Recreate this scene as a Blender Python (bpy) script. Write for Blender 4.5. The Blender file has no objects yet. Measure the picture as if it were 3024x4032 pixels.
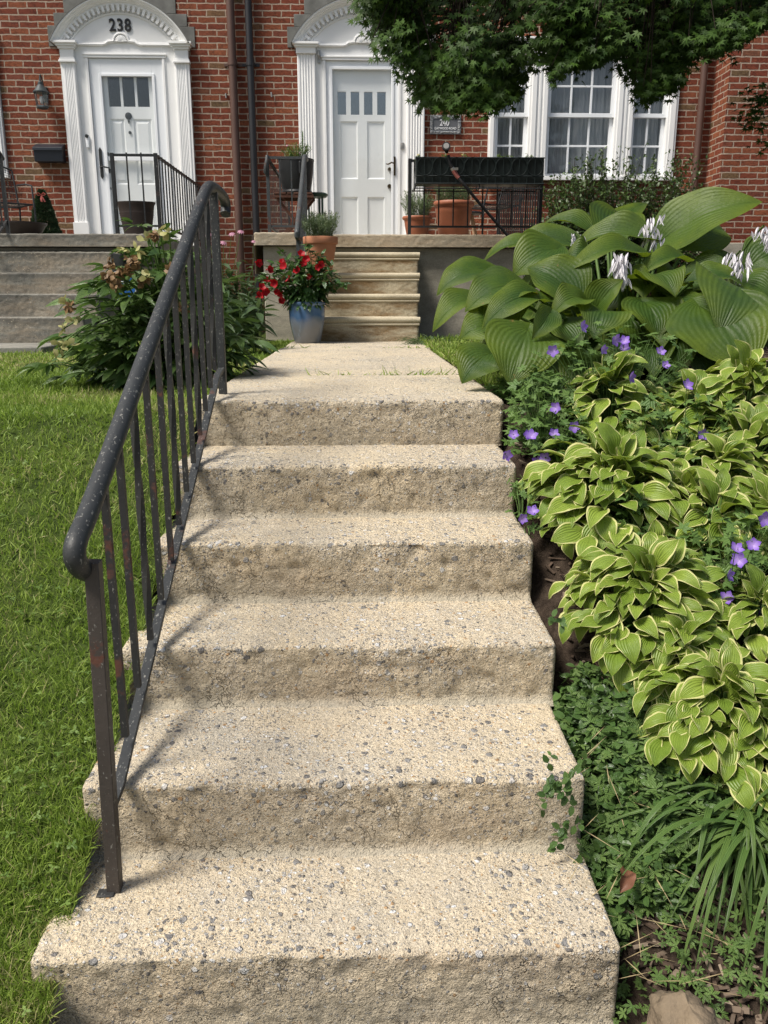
import bpy, math, random
import numpy as np
from mathutils import Vector, Matrix

SC = bpy.context.scene
COL = SC.collection
random.seed(11)
RG = np.random.default_rng(11)
R = math.radians
PI = math.pi

# ------------------------------------------------------------------ camera, sky, sun, exposure
CAMZ, PITCH, YAW, FOC = 0.328, R(14.38), R(1.76), 3261.0
cd = bpy.data.cameras.new('camera'); cam = bpy.data.objects.new('camera', cd); COL.objects.link(cam)
cam.location = (0, 0, CAMZ); cam.rotation_euler = (R(90) - PITCH, 0, -YAW)
cd.sensor_fit = 'VERTICAL'; cd.sensor_height = 24.0; cd.lens = 24.0 * FOC / 4032.0
cd.clip_start = 0.05; cd.clip_end = 2000
SC.camera = cam
SUN_DIR = Vector((-0.66, -0.36, 1.18)).normalized()      # towards the sun: from the left, a little behind the camera
W = bpy.data.worlds.new("World"); SC.world = W; W.use_nodes = True
nt = W.node_tree; nt.nodes.clear()
sky = nt.nodes.new('ShaderNodeTexSky'); sky.sky_type = 'NISHITA'; sky.sun_disc = False
sky.sun_elevation = math.asin(SUN_DIR.z); sky.sun_rotation = math.atan2(SUN_DIR.x, SUN_DIR.y)
sky.air_density = 1.3; sky.dust_density = 4.0; sky.ozone_density = 1.0
bg = nt.nodes.new('ShaderNodeBackground'); bg.inputs['Strength'].default_value = 0.08
wo = nt.nodes.new('ShaderNodeOutputWorld')
nt.links.new(sky.outputs[0], bg.inputs[0]); nt.links.new(bg.outputs[0], wo.inputs[0])
ld = bpy.data.lights.new('sun', 'SUN'); ld.energy = 3.6; ld.angle = R(18.0); ld.color = (1.0, 0.95, 0.87)
sun = bpy.data.objects.new('sun', ld); COL.objects.link(sun)
sun.rotation_euler = SUN_DIR.to_track_quat('Z', 'Y').to_euler(); sun.location = (-6, -4, 9)
SC.view_settings.view_transform = 'Standard'; SC.view_settings.look = 'None'
SC.view_settings.exposure = 0.62; SC.view_settings.gamma = 1.0

# ------------------------------------------------------------------ measuring the place from the photograph
PX = 3024.0 / 1659.0
_R = np.array((math.cos(YAW), -math.sin(YAW), 0))
_F = np.array((math.sin(YAW) * math.cos(PITCH), math.cos(YAW) * math.cos(PITCH), -math.sin(PITCH)))
_U = np.array((math.sin(YAW) * math.sin(PITCH), math.cos(YAW) * math.sin(PITCH), math.cos(PITCH)))
def ray(dx, dy):
    return _R * ((dx * PX - 1512) / FOC) + _U * ((2016 - dy * PX) / FOC) + _F
def at(dx, dy, Y):
    r = ray(dx, dy); t = Y / r[1]
    return Vector((r[0] * t, Y, CAMZ + r[2] * t))
def hground(Y):
    Y = np.asarray(Y, float)
    a = 0.50 * (Y - 2.82)
    z = np.where(a < 0, a, 0.0)
    return np.maximum(z, -0.99)
def bed_z(x, y):
    x = np.asarray(x, float)
    return hground(y) - 0.055 + 0.05 * np.clip((x - 0.55) / 1.0, 0, 1.2)
def lawn_z(x, y):
    return hground(y) - 0.045 + 0.0 * np.asarray(x)
def on_bed(dx, dy, up=0.0):
    r = ray(dx, dy); t = 0.8
    while t < 14:
        x, y, z = r[0] * t, r[1] * t, CAMZ + r[2] * t
        if z < float(bed_z(x, y)) + up: break
        t += 0.01
    return Vector((x, y, z))

# ------------------------------------------------------------------ object helpers
def wloc(o):
    v = Vector((0, 0, 0))
    while o is not None:
        v = v + o.location; o = o.parent
    return v
def tag(o, label=None, cat=None, group=None, kind=None):
    if label: o['label'] = label
    if cat: o['category'] = cat
    if group: o['group'] = group
    if kind: o['kind'] = kind
    return o
def thing(name, loc, label, cat, group=None):
    o = bpy.data.objects.new(name, None); COL.objects.link(o)
    o.location = loc; o.empty_display_size = 0.1
    return tag(o, label, cat, group)
def part_of(name, parent):                     # a part that only groups its own sub-parts is never needed: parts are meshes
    raise NotImplementedError
def mk(name, V, F, mat, parent=None, smooth=True, origin=None, uv=None, rnd=None, att=None, bevel=0.0, sharp=38):
    """one mesh object from world coordinates; F = list of index tuples or an (m,k) array"""
    V = np.asarray(V, float).reshape(-1, 3)
    if parent is not None:
        base = wloc(parent); loc = Vector((0, 0, 0))
    else:
        base = Vector(origin) if origin is not None else Vector((0, 0, 0)); loc = base
    V = V - np.array(base)
    me = bpy.data.meshes.new(name)
    if isinstance(F, np.ndarray):
        m, k = F.shape; idx = F.ravel().astype(np.int32)
        tot = np.full(m, k, np.int32)
    else:
        tot = np.array([len(f) for f in F], np.int32); m = len(F)
        idx = np.fromiter((i for f in F for i in f), np.int32)
    start = np.concatenate(([0], np.cumsum(tot)[:-1])).astype(np.int32)
    me.vertices.add(len(V)); me.vertices.foreach_set('co', V.ravel().astype(np.float32))
    me.loops.add(len(idx)); me.loops.foreach_set('vertex_index', idx)
    me.polygons.add(m); me.polygons.foreach_set('loop_start', start); me.polygons.foreach_set('loop_total', tot)
    me.polygons.foreach_set('use_smooth', np.full(m, bool(smooth)))
    me.update(calc_edges=True)
    if uv is not None:
        ul = me.uv_layers.new(name='UVMap')
        ul.data.foreach_set('uv', np.asarray(uv, np.float32)[idx].ravel())
    for nm, arr in (('rnd', rnd),) + tuple((att or {}).items()):
        if arr is not None:
            a = me.attributes.new(nm, 'FLOAT', 'POINT'); a.data.foreach_set('value', np.asarray(arr, np.float32))
    me.validate()
    if smooth and sharp and len(V) < 60000: me.set_sharp_from_angle(angle=R(sharp))
    o = bpy.data.objects.new(name, me); COL.objects.link(o)
    o.location = loc; o.parent = parent
    if mat is not None: me.materials.append(mat)
    if bevel:
        b = o.modifiers.new('bevel', 'BEVEL'); b.width = bevel; b.segments = 2; b.limit_method = 'ANGLE'; b.angle_limit = R(40)
    return o

class B:
    """collects simple shapes into one mesh"""
    def __init__(s): s.V = []; s.F = []
    def add(s, V, F):
        n = len(s.V); s.V += [tuple(v) for v in V]; s.F += [tuple(i + n for i in f) for f in F]; return s
    def box(s, x0, x1, y0, y1, z0, z1):
        V = [(x, y, z) for z in (z0, z1) for y in (y0, y1) for x in (x0, x1)]
        return s.add(V, [(0, 2, 3, 1), (4, 5, 7, 6), (0, 1, 5, 4), (2, 6, 7, 3), (0, 4, 6, 2), (1, 3, 7, 5)])
    def obox(s, c, size, M):
        V = []
        for z in (-.5, .5):
            for y in (-.5, .5):
                for x in (-.5, .5): V.append(Vector(c) + M @ Vector((x * size[0], y * size[1], z * size[2])))
        return s.add(V, [(0, 2, 3, 1), (4, 5, 7, 6), (0, 1, 5, 4), (2, 6, 7, 3), (0, 4, 6, 2), (1, 3, 7, 5)])
    def tube(s, pts, rad, n=10, cap=True, phase=0.0, twist=0.0, up=None, flat=1.0):
        pts = [Vector(p) for p in pts]; m = len(pts)
        rads = rad if isinstance(rad, (list, tuple)) else [rad] * m
        V = []; F = []; prev = None
        for i, p in enumerate(pts):
            d = (pts[min(i + 1, m - 1)] - pts[max(i - 1, 0)]).normalized()
            if prev is None:
                ref = Vector(up) if up is not None else (Vector((0, 0, 1)) if abs(d.z) < 0.9 else Vector((0, 1, 0)))
                a = d.cross(ref).normalized()
            else:
                a = prev - d * prev.dot(d); a.normalize()
            prev = a; b = d.cross(a)
            for k in range(n):
                t = 2 * PI * k / n + phase + twist * i / max(m - 1, 1)
                V.append(p + a * (math.cos(t) * rads[i]) + b * (math.sin(t) * rads[i] * flat))
        for i in range(m - 1):
            for k in range(n):
                k2 = (k + 1) % n
                F.append((i * n + k, i * n + k2, (i + 1) * n + k2, (i + 1) * n + k))
        if cap:
            F.append(tuple(range(n - 1, -1, -1))); F.append(tuple((m - 1) * n + k for k in range(n)))
        return s.add(V, F)
    def bar(s, p0, p1, w, up=None, steps=1, twist=0.0):      # square bar of side w
        p0 = Vector(p0); p1 = Vector(p1)
        pts = [p0.lerp(p1, i / steps) for i in range(steps + 1)]
        return s.tube(pts, w * 0.7071, 4, True, PI / 4, twist, up)
    def lathe(s, prof, c, n=32, sx=1.0, sy=1.0, close=False, warp=None):
        V = []; F = []; m = len(prof)
        for (r, z) in prof:
            for k in range(n):
                t = 2 * PI * k / n
                V.append((c[0] + math.cos(t) * r * sx, c[1] + math.sin(t) * r * sy, c[2] + z))
        for i in range(m - 1):
            for k in range(n):
                k2 = (k + 1) % n
                F.append((i * n + k, i * n + k2, (i + 1) * n + k2, (i + 1) * n + k))
        F.append(tuple(range(n - 1, -1, -1)))
        F.append(tuple((m - 1) * n + k for k in range(n)))
        return s.add(V, F)
    def prism(s, poly, y0, y1):                                # poly in (x, z), extruded along y; y0 is the front
        n = len(poly)
        V = [(x, y0, z) for x, z in poly] + [(x, y1, z) for x, z in poly]
        F = [tuple(range(n)), tuple(range(2 * n - 1, n - 1, -1))]
        for i in range(n):
            j = (i + 1) % n; F.append((i, i + n, j + n, j))
        return s.add(V, F)
    def prismz(s, poly, z0, z1):                               # poly in (x, y), extruded along z
        n = len(poly)
        V = [(x, y, z0) for x, y in poly] + [(x, y, z1) for x, y in poly]
        F = [tuple(range(n - 1, -1, -1)), tuple(range(n, 2 * n))]
        for i in range(n):
            j = (i + 1) % n; F.append((i, j, j + n, i + n))
        return s.add(V, F)
    def sweep_arc(s, prof, cx, cz, Y, a0, a1, n=64):           # prof = [(radius, y)] swept round (cx, cz)
        m = len(prof); V = []; F = []
        for i in range(n + 1):
            a = a0 + (a1 - a0) * i / n
            for (r, y) in prof: V.append((cx + math.cos(a) * r, Y + y, cz + math.sin(a) * r))
        for i in range(n):
            for k in range(m):
                k2 = (k + 1) % m
                F.append((i * m + k, i * m + k2, (i + 1) * m + k2, (i + 1) * m + k))
        F.append(tuple(range(m - 1, -1, -1))); F.append(tuple(n * m + k for k in range(m)))
        return s.add(V, F)
    def build(s, name, mat, parent=None, **k): return mk(name, s.V, s.F, mat, parent, **k)

def fix_normals(o):
    import bmesh
    bm = bmesh.new(); bm.from_mesh(o.data); bmesh.ops.recalc_face_normals(bm, faces=bm.faces); bm.to_mesh(o.data); bm.free()

# ---- vectorised value noise
def vnoise(P, scale, seed=0):
    P = np.asarray(P, float) * scale + seed * 17.31
    i = np.floor(P).astype(np.int64); f = P - i; f = f * f * (3 - 2 * f)
    def h(a, b, c):
        n = (a * 73856093) ^ (b * 19349663) ^ (c * 83492791) ^ (seed * 2654435)
        n = (n ^ (n >> 13)) * 1274126177 & 0x7fffffff
        n = (n ^ (n >> 16)) & 0xffff
        return n / 65535.0
    x, y, z = i[:, 0], i[:, 1], i[:, 2]; u, v, w = f[:, 0], f[:, 1], f[:, 2]
    def L(a, b, t): return a + (b - a) * t
    return L(L(L(h(x, y, z), h(x + 1, y, z), u), L(h(x, y + 1, z), h(x + 1, y + 1, z), u), v),
             L(L(h(x, y, z + 1), h(x + 1, y, z + 1), u), L(h(x, y + 1, z + 1), h(x + 1, y + 1, z + 1), u), v), w)

# ---- stamping leaves: template (verts, faces, uv) copied by N frames into one mesh
def frames(fwd, nrm):
    fwd = fwd / np.linalg.norm(fwd, axis=1, keepdims=True)
    side = np.cross(fwd, nrm); side /= (np.linalg.norm(side, axis=1, keepdims=True) + 1e-9)
    up = np.cross(side, fwd)
    return side, fwd, up
def stamp(tpl, pos, fwd, nrm, size, rnd=None):
    """template x = across, y = along, z = normal"""
    tv, tf, tu = tpl
    pos = np.asarray(pos, float); N = len(pos); fwd = np.asarray(fwd, float); nrm = np.asarray(nrm, float)
    s, f, u = frames(fwd, nrm)
    size = np.broadcast_to(np.asarray(size, float), (N,)) if np.ndim(size) < 2 else np.asarray(size, float)
    if size.ndim == 1: size = np.stack([size] * 3, 1)
    V = (pos[:, None, :] + s[:, None, :] * (tv[None, :, 0:1] * size[:, None, 0:1]) + f[:, None, :] * (tv[None, :, 1:2] * size[:, None, 1:2])
         + u[:, None, :] * (tv[None, :, 2:3] * size[:, None, 2:3]))
    n = len(tv)
    F = (tf[None, :, :] + (np.arange(N) * n)[:, None, None]).reshape(-1, tf.shape[1])
    if rnd is None: rnd = RG.random(N)
    return V.reshape(-1, 3), F, np.tile(tu, (N, 1)), np.repeat(rnd, n)
def merge(parts):
    V, F, U, Rn = [], [], [], []; n = 0
    for (v, f, u, r) in parts:
        if f.shape[1] == 3: f = np.concatenate([f, f[:, 2:3]], 1)[:, :3]
        V.append(v); F.append((f, n)); U.append(u); Rn.append(r); n += len(v)
    faces = []
    same = len(set(f.shape[1] for f, _ in F)) == 1
    if same: faces = np.concatenate([f + k for f, k in F])
    else:
        for f, k in F: faces += [tuple(x) for x in (f + k).tolist()]
    return np.concatenate(V), faces, np.concatenate(U), np.concatenate(Rn)
def leafmesh(name, parts, mat, parent=None, **k):
    v, f, u, r = merge(parts)
    return mk(name, v, f, mat, parent, uv=u, rnd=r, sharp=0, **k)
def randdir(n, up=0.0):
    d = RG.normal(size=(n, 3)); d[:, 2] += up
    return d / np.linalg.norm(d, axis=1, keepdims=True)

def tpl_leaf(w=0.4, nl=5, fold=0.12, droop=0.18, peak=0.42, tip=1.0, base=0.6):
    """simple pointed leaf, length 1, two halves folded on the midrib"""
    V = []; U = []; F = []
    for i in range(nl + 1):
        t = i / nl
        f = (t / peak) ** base if t < peak else ((1 - t) / (1 - peak)) ** tip
        f = max(0.0, min(1, f)) ; f = math.sin(f * PI / 2)
        z = -droop * t * t
        for s in (-1, 0, 1):
            V.append((s * w * 0.5 * f, t, z + fold * w * abs(s) * f)); U.append((0.5 + s * 0.5, t))
    for i in range(nl):
        for k in (0, 1):
            a = i * 3 + k; F.append((a, a + 1, a + 4, a + 3))
    return np.array(V), np.array(F), np.array(U)
def tpl_fan(poly, center=(0, 0, 0), lift=0.0):
    """star / lobed leaf as a fan of triangles round the petiole"""
    V = [center] + [(x, y, -lift * (x * x + y * y)) for x, y in poly]
    n = len(poly); F = [(0, 1 + i, 1 + (i + 1) % n) for i in range(n)]
    U = [(0.5, 0.0)] + [(0.5 + 0.5 * x, y) for x, y in poly]
    return np.array(V, float), np.array(F), np.array(U, float)
def lobed(angles, lengths, notch, width=0.5, teeth=False):
    """polygon of a palmate leaf: lobe tips at (angle, length), notches between"""
    P = [(0.02, -0.02)]
    m = len(angles)
    for i in range(m):
        a, L = R(angles[i]), lengths[i]
        gap = R(angles[1] - angles[0]) * width
        if i == 0: P.append((math.sin(a - gap) * notch * .6, math.cos(a - gap) * notch * .6))
        P.append((math.sin(a - gap * .55) * L * .62, math.cos(a - gap * .55) * L * .62))
        P.append((math.sin(a) * L, math.cos(a) * L))
        P.append((math.sin(a + gap * .55) * L * .62, math.cos(a + gap * .55) * L * .62))
        if i < m - 1:
            b = (a + R(angles[i + 1])) / 2; P.append((math.sin(b) * notch, math.cos(b) * notch))
        else: P.append((math.sin(a + gap) * notch * .6, math.cos(a + gap) * notch * .6))
    P.append((-0.02, -0.02))
    return [(x, y) for x, y in P]

# ------------------------------------------------------------------ materials
class M:
    def __init__(s, name):
        s.m = bpy.data.materials.new(name); s.m.use_nodes = True
        s.t = s.m.node_tree; s.t.nodes.clear()
        s.out = s.t.nodes.new('ShaderNodeOutputMaterial')
    def n(s, typ, props=None, **inp):
        nd = s.t.nodes.new('ShaderNode' + typ)
        for k, v in (props or {}).items(): setattr(nd, k, v)
        for k, v in inp.items():
            key = int(k[1:]) if k[0] == '_' and k[1:].isdigit() else k.replace('_', ' ')
            sock = nd.inputs[key]
            if isinstance(v, bpy.types.NodeSocket): s.t.links.new(v, sock)
            else:
                if isinstance(v, tuple) and len(v) == 3 and sock.type == 'RGBA': v = v + (1.0,)
                sock.default_value = v
        return nd
    def math(s, op, a, b=0.0, c=None, clamp=False):
        nd = s.t.nodes.new('ShaderNodeMath'); nd.operation = op; nd.use_clamp = clamp
        for i, v in enumerate((a, b) + ((c,) if c is not None else ())):
            if isinstance(v, bpy.types.NodeSocket): s.t.links.new(v, nd.inputs[i])
            else: nd.inputs[i].default_value = v
        return nd.outputs[0]
    def mix(s, fac, a, b, mode='MIX'):
        nd = s.t.nodes.new('ShaderNodeMix'); nd.data_type = 'RGBA'; nd.blend_type = mode
        for sock, v in ((nd.inputs[0], fac), (nd.inputs[6], a), (nd.inputs[7], b)):
            if isinstance(v, bpy.types.NodeSocket): s.t.links.new(v, sock)
            else: sock.default_value = (v + (1.0,)) if isinstance(v, tuple) and len(v) == 3 else v
        return nd.outputs[2]
    def ramp(s, fac, stops, interp='LINEAR'):
        nd = s.t.nodes.new('ShaderNodeValToRGB'); s.t.links.new(fac, nd.inputs[0]); cr = nd.color_ramp
        cr.interpolation = interp
        while len(cr.elements) < len(stops): cr.elements.new(0.5)
        for e, (p, c) in zip(cr.elements, stops):
            e.position = p; e.color = (c, c, c, 1) if isinstance(c, (int, float)) else tuple(c) + (1,)
        return nd.outputs[0]
    def co(s, scale=None, kind='Object'):
        v = s.n('TexCoord').outputs[kind]
        if kind == 'World': pass
        return v if scale is None else s.n('Mapping', Vector=v, Scale=scale).outputs[0]
    def pos(s, scale=None):
        v = s.n('NewGeometry').outputs['Position']
        return v if scale is None else s.n('Mapping', Vector=v, Scale=scale).outputs[0]
    def noise(s, scale, detail=4, rough=.55, v=None, out=0, dist=0.0):
        return s.n('TexNoise', Vector=v if v is not None else s.pos(), Scale=float(scale), Detail=float(detail), Roughness=rough, Distortion=dist).outputs[out]
    def vor(s, scale, v=None, feature='F1', rnd=1.0):
        return s.n('TexVoronoi', {'feature': feature}, Vector=v if v is not None else s.pos(), Scale=float(scale), Randomness=rnd)
    def bump(s, h, strength=.5, dist=.01, normal=None):
        nd = s.n('Bump', Height=h, Strength=strength, Distance=dist)
        if normal is not None: s.t.links.new(normal, nd.inputs['Normal'])
        return nd.outputs[0]
    def done(s, col, rough=.7, spec=.3, metal=0.0, normal=None, sheen=0.0, coat=0.0):
        p = s.n('BsdfPrincipled', Base_Color=col, Roughness=rough, Metallic=metal)
        p.inputs['Specular IOR Level'].default_value = spec
        if coat: p.inputs['Coat Weight'].default_value = coat; p.inputs['Coat Roughness'].default_value = .08
        if normal is not None: s.t.links.new(normal, p.inputs['Normal'])
        s.t.links.new(p.outputs[0], s.out.inputs[0]); return s.m
    def leafout(s, col, tcol, rough=.45, spec=.4, trans=.3, normal=None):
        p = s.n('BsdfPrincipled', Base_Color=col, Roughness=rough); p.inputs['Specular IOR Level'].default_value = spec
        t = s.n('BsdfTranslucent', Color=tcol)
        if normal is not None: s.t.links.new(normal, p.inputs['Normal']); s.t.links.new(normal, t.inputs['Normal'])
        mx = s.n('MixShader', Fac=trans, _1=p.outputs[0], _2=t.outputs[0])
        s.t.links.new(mx.outputs[0], s.out.inputs[0]); return s.m

def concrete_aggregate(name, sand=(.63, .525, .362), dens=.5, riser=True):
    m = M(name); P = m.pos()
    riserA0 = m.n('Attribute', {'attribute_name': 'riser'}).outputs['Fac']
    big = m.noise(2.2, 4, .6); mid = m.noise(9, 5, .6); gr = m.noise(260, 3, .75); gr2 = m.noise(110, 3, .65)
    base = m.mix(m.ramp(big, [(.3, 0), (.7, 1)]), sand, tuple(c * f for c, f in zip(sand, (.88, .90, .97))))
    base = m.mix(m.ramp(mid, [(.35, 0), (.75, .55)]), base, (.50, .45, .365))
    wear = m.math('MULTIPLY', m.ramp(m.noise(1.7, 5, .7, dist=.8), [(.48, 0), (.66, 1)]), m.math('SUBTRACT', 1.0, m.math('MULTIPLY', riserA0, .5)))
    base = m.mix(m.math('MULTIPLY', wear, .45), base, (.42, .395, .335))
    drip = m.ramp(m.noise(6, 5, .7, v=m.pos((2.2, 1, .5))), [(.54, 0), (.72, .55)])
    base = m.mix(m.math('MULTIPLY', drip, riserA0), base, (.27, .235, .18))
    base = m.mix(1.0, base, m.ramp(gr, [(.28, .42), (.47, .98), (.62, 1.12), (.76, 1.45)]), 'MULTIPLY')
    base = m.mix(.75, base, m.ramp(gr2, [(.3, .72), (.6, 1.08)]), 'MULTIPLY')
    wp = m.n('VectorMath', {'operation': 'ADD'}, _0=P, _1=m.n('VectorMath', {'operation': 'SCALE'}, _0=m.noise(60, 2, .5, out=1), Scale=.012).outputs[0]).outputs[0]
    dn = m.noise(3.3, 3, .6)
    riserA = m.n('Attribute', {'attribute_name': 'riser'}).outputs['Fac']
    lowA = m.n('Attribute', {'attribute_name': 'low'}).outputs['Fac']
    noseA = m.n('Attribute', {'attribute_name': 'nose'}).outputs['Fac']
    fil = m.n('Attribute', {'attribute_name': 'fil'}).outputs['Fac']
    hts = []
    def stones(col, sc, thr, radius, stops, amt):
        v = m.vor(sc, wp); cs = m.n('SeparateColor', Color=v.outputs['Color'])
        there = m.math('GREATER_THAN', m.math('ADD', cs.outputs[0], m.math('ADD', m.math('MULTIPLY', m.math('SUBTRACT', dn, .5), 1.7), m.math('SUBTRACT', m.math('MULTIPLY', noseA, .26), m.math('MULTIPLY', riserA, .16)))), thr)
        rad = m.math('MULTIPLY_ADD', cs.outputs[1], radius, radius * .35)
        ins = m.math('SUBTRACT', rad, v.outputs['Distance']); ms = m.math('MULTIPLY', m.math('MULTIPLY', ins, 9.0 / radius * .4, clamp=True), there, clamp=True)
        ms = m.math('MULTIPLY', ms, m.math('SUBTRACT', 1.0, m.math('MULTIPLY', fil, .85)))
        sc_ = m.ramp(cs.outputs[2], stops, 'CONSTANT')
        sc_ = m.mix(1.0, sc_, m.ramp(m.noise(90, 3, .6), [(.3, .75), (.7, 1.15)]), 'MULTIPLY')
        hts.append(m.math('MULTIPLY', ms, amt))
        return m.mix(m.math('MULTIPLY', ms, .92), col, sc_)
    greys = [(0, (.17, .165, .165)), (.18, (.26, .255, .25)), (.34, (.38, .375, .365)), (.46, (.68, .68, .67)), (.64, (.46, .29, .15)), (.74, (.55, .47, .36)), (.86, (.26, .26, .265)), (.93, (.72, .71, .68))]
    base = stones(base, 250, .50 - dens * .2, .36, greys, .35)
    base = stones(base, 150, .56 - dens * .2, .36, greys[:2] + [(.34, (.36, .36, .36)), (.44, (.66, .65, .63)), (.6, (.50, .33, .18)), (.72, (.66, .60, .50)), (.86, (.22, .21, .21)), (.93, (.75, .74, .71))], .5)
    base = stones(base, 94, .73 - dens * .2, .38, greys, .7)
    base = stones(base, 56, .90 - dens * .2, .40, greys[:4] + [(.66, (.22, .22, .22)), (.85, (.64, .62, .59))], 1.0)
    # cement smear along the joint, weathered risers, pits
    base = m.mix(m.math('MULTIPLY', fil, .8), base, m.mix(m.noise(14, 4), (.44, .42, .36), (.53, .505, .43)))
    if riser:
        st = m.ramp(m.noise(5.5, 5, .65), [(.30, .25), (.68, 1)])
        dirt = m.math('MULTIPLY', m.math('MULTIPLY', riserA, st), .45)
        base = m.mix(dirt, base, m.mix(1.0, base, (.66, .61, .54), 'MULTIPLY'))
        sm = m.math('MULTIPLY', m.math('MULTIPLY', lowA, riserA), m.ramp(m.noise(3.5, 3), [(.35, 0), (.62, .8)]))
        base = m.mix(sm, base, (.37, .33, .25))
        pink = m.ramp(m.noise(2.3, 3, .6, v=m.pos((1, 1, 2.5))), [(.5, 0), (.7, .3)])
        base = m.mix(m.math('MULTIPLY', pink, riserA), base, m.mix(1.0, base, (.86, .75, .70), 'MULTIPLY'))
    pv = m.vor(75, wp); pc = m.n('SeparateColor', Color=pv.outputs['Color'])
    pit = m.math('MULTIPLY', m.math('GREATER_THAN', pc.outputs[2], .80), m.math('LESS_THAN', pv.outputs['Distance'], .26))
    pit = m.math('MULTIPLY', pit, m.math('MULTIPLY_ADD', riserA, .4, .12))
    base = m.mix(m.math('MULTIPLY', pit, .8), base, (.10, .08, .06))
    cr = m.vor(11, m.n('VectorMath', {'operation': 'ADD'}, _0=P, _1=m.n('VectorMath', {'operation': 'SCALE'}, _0=m.noise(14, 4, .6, out=1), Scale=.14).outputs[0]).outputs[0], 'DISTANCE_TO_EDGE')
    crack = m.math('MULTIPLY', m.ramp(cr.outputs['Distance'], [(.0, 1), (.018, 0)]), m.math('MULTIPLY', m.ramp(m.noise(4.2, 2), [(.48, 0), (.6, 1)]), riserA))
    base = m.mix(m.math('MULTIPLY', crack, .35), base, (.12, .10, .075))
    h = m.math('ADD', m.math('MULTIPLY', gr, .55), m.math('MULTIPLY', gr2, .9))
    h = m.math('ADD', h, m.math('MULTIPLY', m.noise(40, 4, .65), 1.1))
    for x in hts: h = m.math('ADD', h, m.math('MULTIPLY', x, .6))
    h = m.math('SUBTRACT', h, m.math('MULTIPLY', pit, 1.3)); h = m.math('SUBTRACT', h, m.math('MULTIPLY', crack, .9))
    return m.done(base, .88, .15, normal=m.bump(h, 1.0, .008))

def old_concrete(name, col=(.42, .37, .29), dark=(.20, .185, .16), stain=.5, brownish=(.36, .27, .18), brown=.3, topdark=False):
    m = M(name)
    base = m.mix(m.ramp(m.noise(2.6, 5, .65), [(.3, 0), (.7, 1)]), col, tuple(c * .78 for c in col))
    base = m.mix(m.ramp(m.noise(3.1, 6, .7, v=m.pos((1, 1, 2.6))), [(.45, 0), (.68, stain)]), base, dark)
    riserA = m.n('Attribute', {'attribute_name': 'riser'}).outputs['Fac']
    base = m.mix(m.math('MULTIPLY', m.ramp(m.noise(4.5, 5, .7, v=m.pos((.6, 1, 2.2))), [(.38, 0), (.6, brown * 2)]), riserA, clamp=True), base, brownish)
    base = m.mix(.8, base, m.ramp(m.noise(140, 4, .7), [(.3, .68), (.6, 1.12)]), 'MULTIPLY')
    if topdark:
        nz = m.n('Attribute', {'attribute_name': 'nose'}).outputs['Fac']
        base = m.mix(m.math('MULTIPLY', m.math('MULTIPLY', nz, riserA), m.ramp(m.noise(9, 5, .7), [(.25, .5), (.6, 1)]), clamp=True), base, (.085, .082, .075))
    v = m.vor(80); c = m.n('SeparateColor', Color=v.outputs['Color'])
    ag = m.math('MULTIPLY', m.math('LESS_THAN', v.outputs['Distance'], .33), m.math('MULTIPLY', m.math('GREATER_THAN', c.outputs[0], .62), m.math('MULTIPLY', riserA, m.ramp(m.noise(6, 3), [(.45, 0), (.6, 1)]))))
    base = m.mix(m.math('MULTIPLY', ag, .7), base, m.ramp(c.outputs[1], [(0, (.16, .13, .10)), (.4, (.50, .43, .32)), (.75, (.34, .24, .14))], 'CONSTANT'))
    h = m.math('ADD', m.noise(30, 6, .7), m.math('MULTIPLY', m.noise(150, 3, .6), .4))
    return m.done(base, .9, .12, normal=m.bump(h, .5, .008))

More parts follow.
